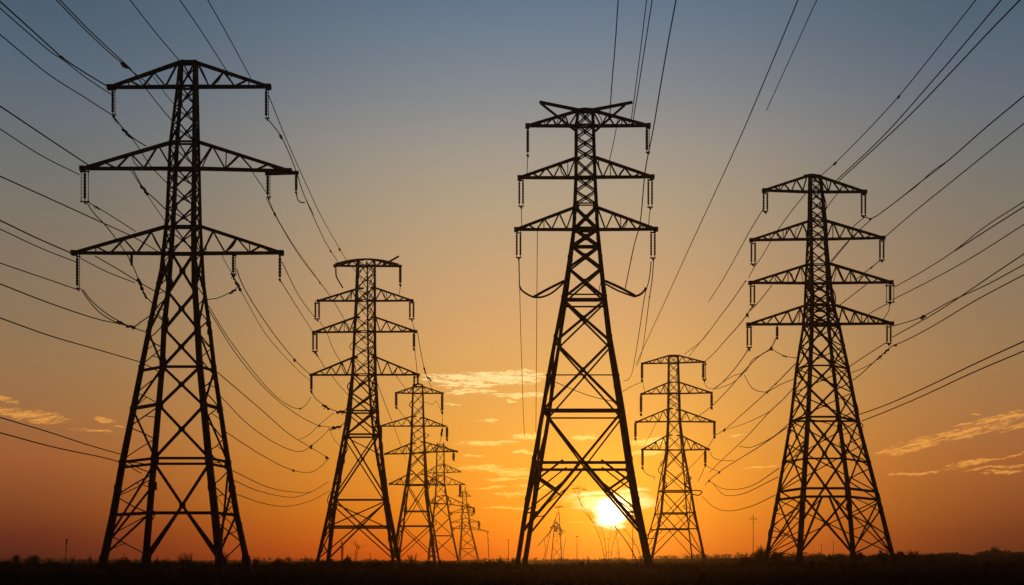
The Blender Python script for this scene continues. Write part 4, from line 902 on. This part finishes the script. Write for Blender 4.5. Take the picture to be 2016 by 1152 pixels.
def far_tree(label, px, top, d, wpx, seed, tall=False):
    R = random.Random(seed); x = (px - CX) / F * d; gz = ground_z(x, d)
    H = CAMH + (HY - top) / F * d - gz; W = wpx * d / F
    root = empty('tree', (x, d, gz)); org = (x, d, gz); tag(root, label, 'tree', 'trees on the far rise')
    t = MB(); t.tube([(x, d, gz - .2), (x + R.gauss(0, .1), d, gz + H * .35), (x + R.gauss(0, .2), d, gz + H * .7)], H * .035 + .06, 7, .05)
    for _ in range(5):
        a = R.uniform(0, 6.28); t.tube([(x, d, gz + H * R.uniform(.2, .5)), (x + math.cos(a) * W * .3, d + math.sin(a) * W * .3, gz + H * R.uniform(.6, .85))], .07, 5, .03)
    t.build('trunk', WOOD, root, org)
    c = MB()
    lobes = [(R.uniform(-.36, .36) * W, R.uniform(-.3, .3) * W, R.uniform(.38, .72) * H, R.uniform(.22, .34)) for _ in range(9)]
    for _ in range(1500):
        lx, ly, lz, lr = R.choice(lobes)
        v = Vector((R.gauss(0, 1), R.gauss(0, 1), R.gauss(0, 1))).normalized() * R.random() ** .4
        p = Vector((x + lx + v.x * lr * W, d + ly + v.y * lr * W, gz + lz + v.z * lr * H)); s = .05 * H + .1
        c.tri(*[p + Vector((R.gauss(0, s), R.gauss(0, s), R.gauss(0, s))) for _ in range(3)])
    zm = max(v[2] for v in c.v); c.v = [(v[0], v[1], gz + (v[2] - gz) * H / (zm - gz)) for v in c.v]
    c.build('crown', LEAF, root, org)
far_tree('low domed tree on the far rise at the right, the more leftward dome', 1861, 1086, 330, 46, 31)
far_tree('broad domed tree with a bare tree in front, near the right edge', 1950, 1081, 330, 60, 32)
far_tree('low tree cut by the right edge of the picture', 2004, 1085, 330, 50, 33)
plant('bare_tree', 'bare branching tree standing up in front of the broad domed tree', 'tree', 1959, 1073, 300, 17, 34, 5, 3, .45, .05, group='trees on the far rise', upright=.7)
plant('tall_weed', 'small spindly tree between the two domed trees', 'weed', 1884, 1085, 300, 8, 35, 3, 2, .6, .1, **sh)
# twin-leaved sapling and the leaning dead stalks in front of the sun
def stalks(name, label, cat, lines, d, r, seed, group=None, twigs=6):
    R = random.Random(seed); m = MB(); x0 = (lines[0][0][0] - CX) / F * d; gz = ground_z(x0, d)
    for ln in lines:
        q = smooth_path([P(a, b, d + R.uniform(-.6, .6)) for a, b in ln], 5)
        m.tube(q, r, 5, r * .55)
        for _ in range(twigs):
            k = R.randrange(1, len(q)); a = q[k]
            b = a + Vector((R.gauss(0, .5), R.gauss(0, .2), R.uniform(.1, .8))) * (d / 110)
            m.tube([a, a.lerp(b, .5) + Vector((R.gauss(0, .08), 0, 0)), b], r * .45, 4, r * .25)
    o = m.build(name, WOOD, None, (x0, d, gz)); tag(o, label, cat, group); return o
def pb(d): return HY + CAMH * F / d
st = dict(group='dead stalks by the sun')
stalks('dead_stalk', 'long dead stalk leaning left of the sun with a crooked tip', 'stalk', [[(1195, pb(115)), (1180, 1056), (1166, 1026), (1148, 998), (1127, 960)], [(1146, 997), (1140, 980), (1141, 966)], [(1127, 962), (1145, 963), (1162, 968)]], 115, .032, 41, twigs=8, **st)
stalks('dead_stalk', 'shorter dead stalk leaning left just beneath the long crooked one', 'stalk', [[(1196, pb(118)), (1190, 1062), (1182, 1038), (1170, 1030), (1143, 1000)]], 118, .03, 42, twigs=8, **st)
stalks('dead_stalk', 'dead stalk leaning right towards the sun\'s lower rim', 'stalk', [[(1200, pb(118)), (1206, 1075), (1214, 1046), (1209, 1034)], [(1199, pb(118)), (1199, 1068), (1203, 1040)]], 118, .03, 43, twigs=7, **st)
stalks('dead_stalk', 'twiggy upright weed stem in the gap right below the sun', 'stalk', [[(1218, pb(125)), (1216, 1070), (1213, 1050)], [(1221, pb(125)), (1219, 1082)]], 125, .026, 44, twigs=9, **st)
stalks('leaning_pole', 'thick pole leaning from the horned pylon\'s right foot towards the sun', 'pole', [[(1263, pb(112)), (1240, 1077), (1209, 1034)]], 112, .075, 45, twigs=0)
stalks('leaning_pole', 'thinner pole leaning beside the thick one under the sun', 'pole', [[(1264, pb(114)), (1258, 1085), (1240, 1056), (1226, 1038)]], 114, .045, 46, twigs=5)
stalks('twin_leaf_sapling', 'little sapling with two big leaves at its tip under the mid-sized pylon', 'sapling', [[(702, pb(140)), (703, 1090), (706, 1078), (709, 1072)], [(706, 1079), (703, 1072)], [(699, pb(140)), (700, 1088), (702, 1078)]], 140, .05, 47, group='shrubs on the skyline', twigs=4)
# ------------------------------------------------------------------ slender masts and poles
def mast(name, label, px, top, d, wpx, cross=(), group='slender masts and poles', cat='pole', lean=0):
    x = (px - CX) / F * d; gz = ground_z(x, d); pm = d / F; zt = CAMH + (HY - top) * pm
    root = empty(name, (x, d, gz)); org = (x, d, gz); tag(root, label, cat, group)
    m = MB(); m.tube([(x, d, gz - .3), (x + lean * pm * .5, d, (gz + zt) / 2), (x + lean * pm, d, zt)], wpx * pm / 2, 8, wpx * pm * .3)
    m.build('shaft', WOOD, root, org)
    for py, wl, wr, th in cross:
        c = MB(); z = CAMH + (HY - py) * pm; t = (z - gz) / (zt - gz) * lean * pm
        c.bar((x + t - wl * pm, d, z), (x + t + wr * pm, d, z), th * pm)
        if wl + wr > 7:
            for s, w in ((-1, wl), (1, wr)): c.bar((x + t + s * w * pm, d, z - th * pm), (x + t + s * w * pm, d, z + 2.4 * th * pm), th * pm)
        c.build('crosspiece', STEEL, root, org)
mast('radio_mast', 'thin radio mast on the left skyline, left of the tallest pylon', 129, 1062, 240, 1.7, [(1064, 1, 2.4, 4), (1070, 1, 1.5, 3), (1077, 1.2, 1.0, 2.5)], cat='mast', lean=2)
mast('utility_pole', 'lone utility pole with a crosspiece left of the right-hand large pylon', 1483, 1013, 170, 1.4, [(1022, 6, 6, .9), (1018, 2, 2, 1), (1028, 1.3, 1.3, 1.4)])
mast('thin_pole', 'thin plain pole on the skyline under the horned pylon', 1136, 1055, 260, 1.4, [(1056, 2, 3, 1)])
mast('thin_pole', 'thin pole with a knob on top just left of the horned pylon', 1001, 1062, 260, 1.4, [(1063, 1.2, 1.2, 2)])
mast('thin_pole', 'ragged pole under the tiny hazy pylon\'s right arms', 963, 1046, 300, 1.5, [(1050, 1, 1, 2), (1062, 1, 1.6, 2), (1076, 1, 1.2, 2)], lean=-3)
mast('thin_pole', 'short post between the legs of the mid-sized pylon', 729, 1089, 240, 1.5, [(1090, .9, .9, 1.5)])
mast('thin_pole', 'very thin pole between the inner legs of the right-hand pylon, left one', 1617, 1071, 240, 1.1, [(1072, .9, .9, 1)])
mast('thin_pole', 'very thin pole between the inner legs of the right-hand pylon, right one', 1641, 1065, 240, 1.1, [(1066, .8, .8, 1)])
mast('thin_pole', 'short thin pole between the tallest pylon\'s two left legs', 245, 1089, 200, 1.4, [(1090, .8, .8, 1.2)])
mast('small_mast', 'little ladder-like mast beside the horned pylon\'s right leg, against the sun', 1246, 998, 200, 1.8, [(998, 6, 4, 1.5), (1007, 3, 3, 1.3), (1014, 4, 3, 1.3), (1022, 3, 2.5, 1.3), (1031, 2, 2, 1.3)], cat='mast')
# ------------------------------------------------------------------ haze: the air between the camera and the far pylons
def make_haze():
    m = MB(); x0, x1, y0, y1, z0, z1 = -560, 560, -45, 930, -1.6, 60
    m.v = [(x, y, z) for z in (z0, z1) for y in (y0, y1) for x in (x0, x1)]
    m.f = [(0, 2, 3, 1), (4, 5, 7, 6), (0, 1, 5, 4), (2, 6, 7, 3), (0, 4, 6, 2), (1, 3, 7, 5)]
    mt = bpy.data.materials.new('haze_air'); mt.use_nodes = True
    nt = mt.node_tree; nt.nodes.clear()
    o_ = nt.nodes.new('ShaderNodeOutputMaterial'); v = nt.nodes.new('ShaderNodeVolumePrincipled')
    v.inputs['Color'].default_value = (0.98, 0.76, 0.50, 1)
    v.inputs['Density'].default_value = HAZE_DENSITY
    v.inputs['Anisotropy'].default_value = HAZE_G
    nt.links.new(v.outputs[0], o_.inputs['Volume'])
    o = m.build('haze', mt); tag(o, kind='stuff')
HAZE_DENSITY, HAZE_G = 0.00030, 0.85
make_haze()
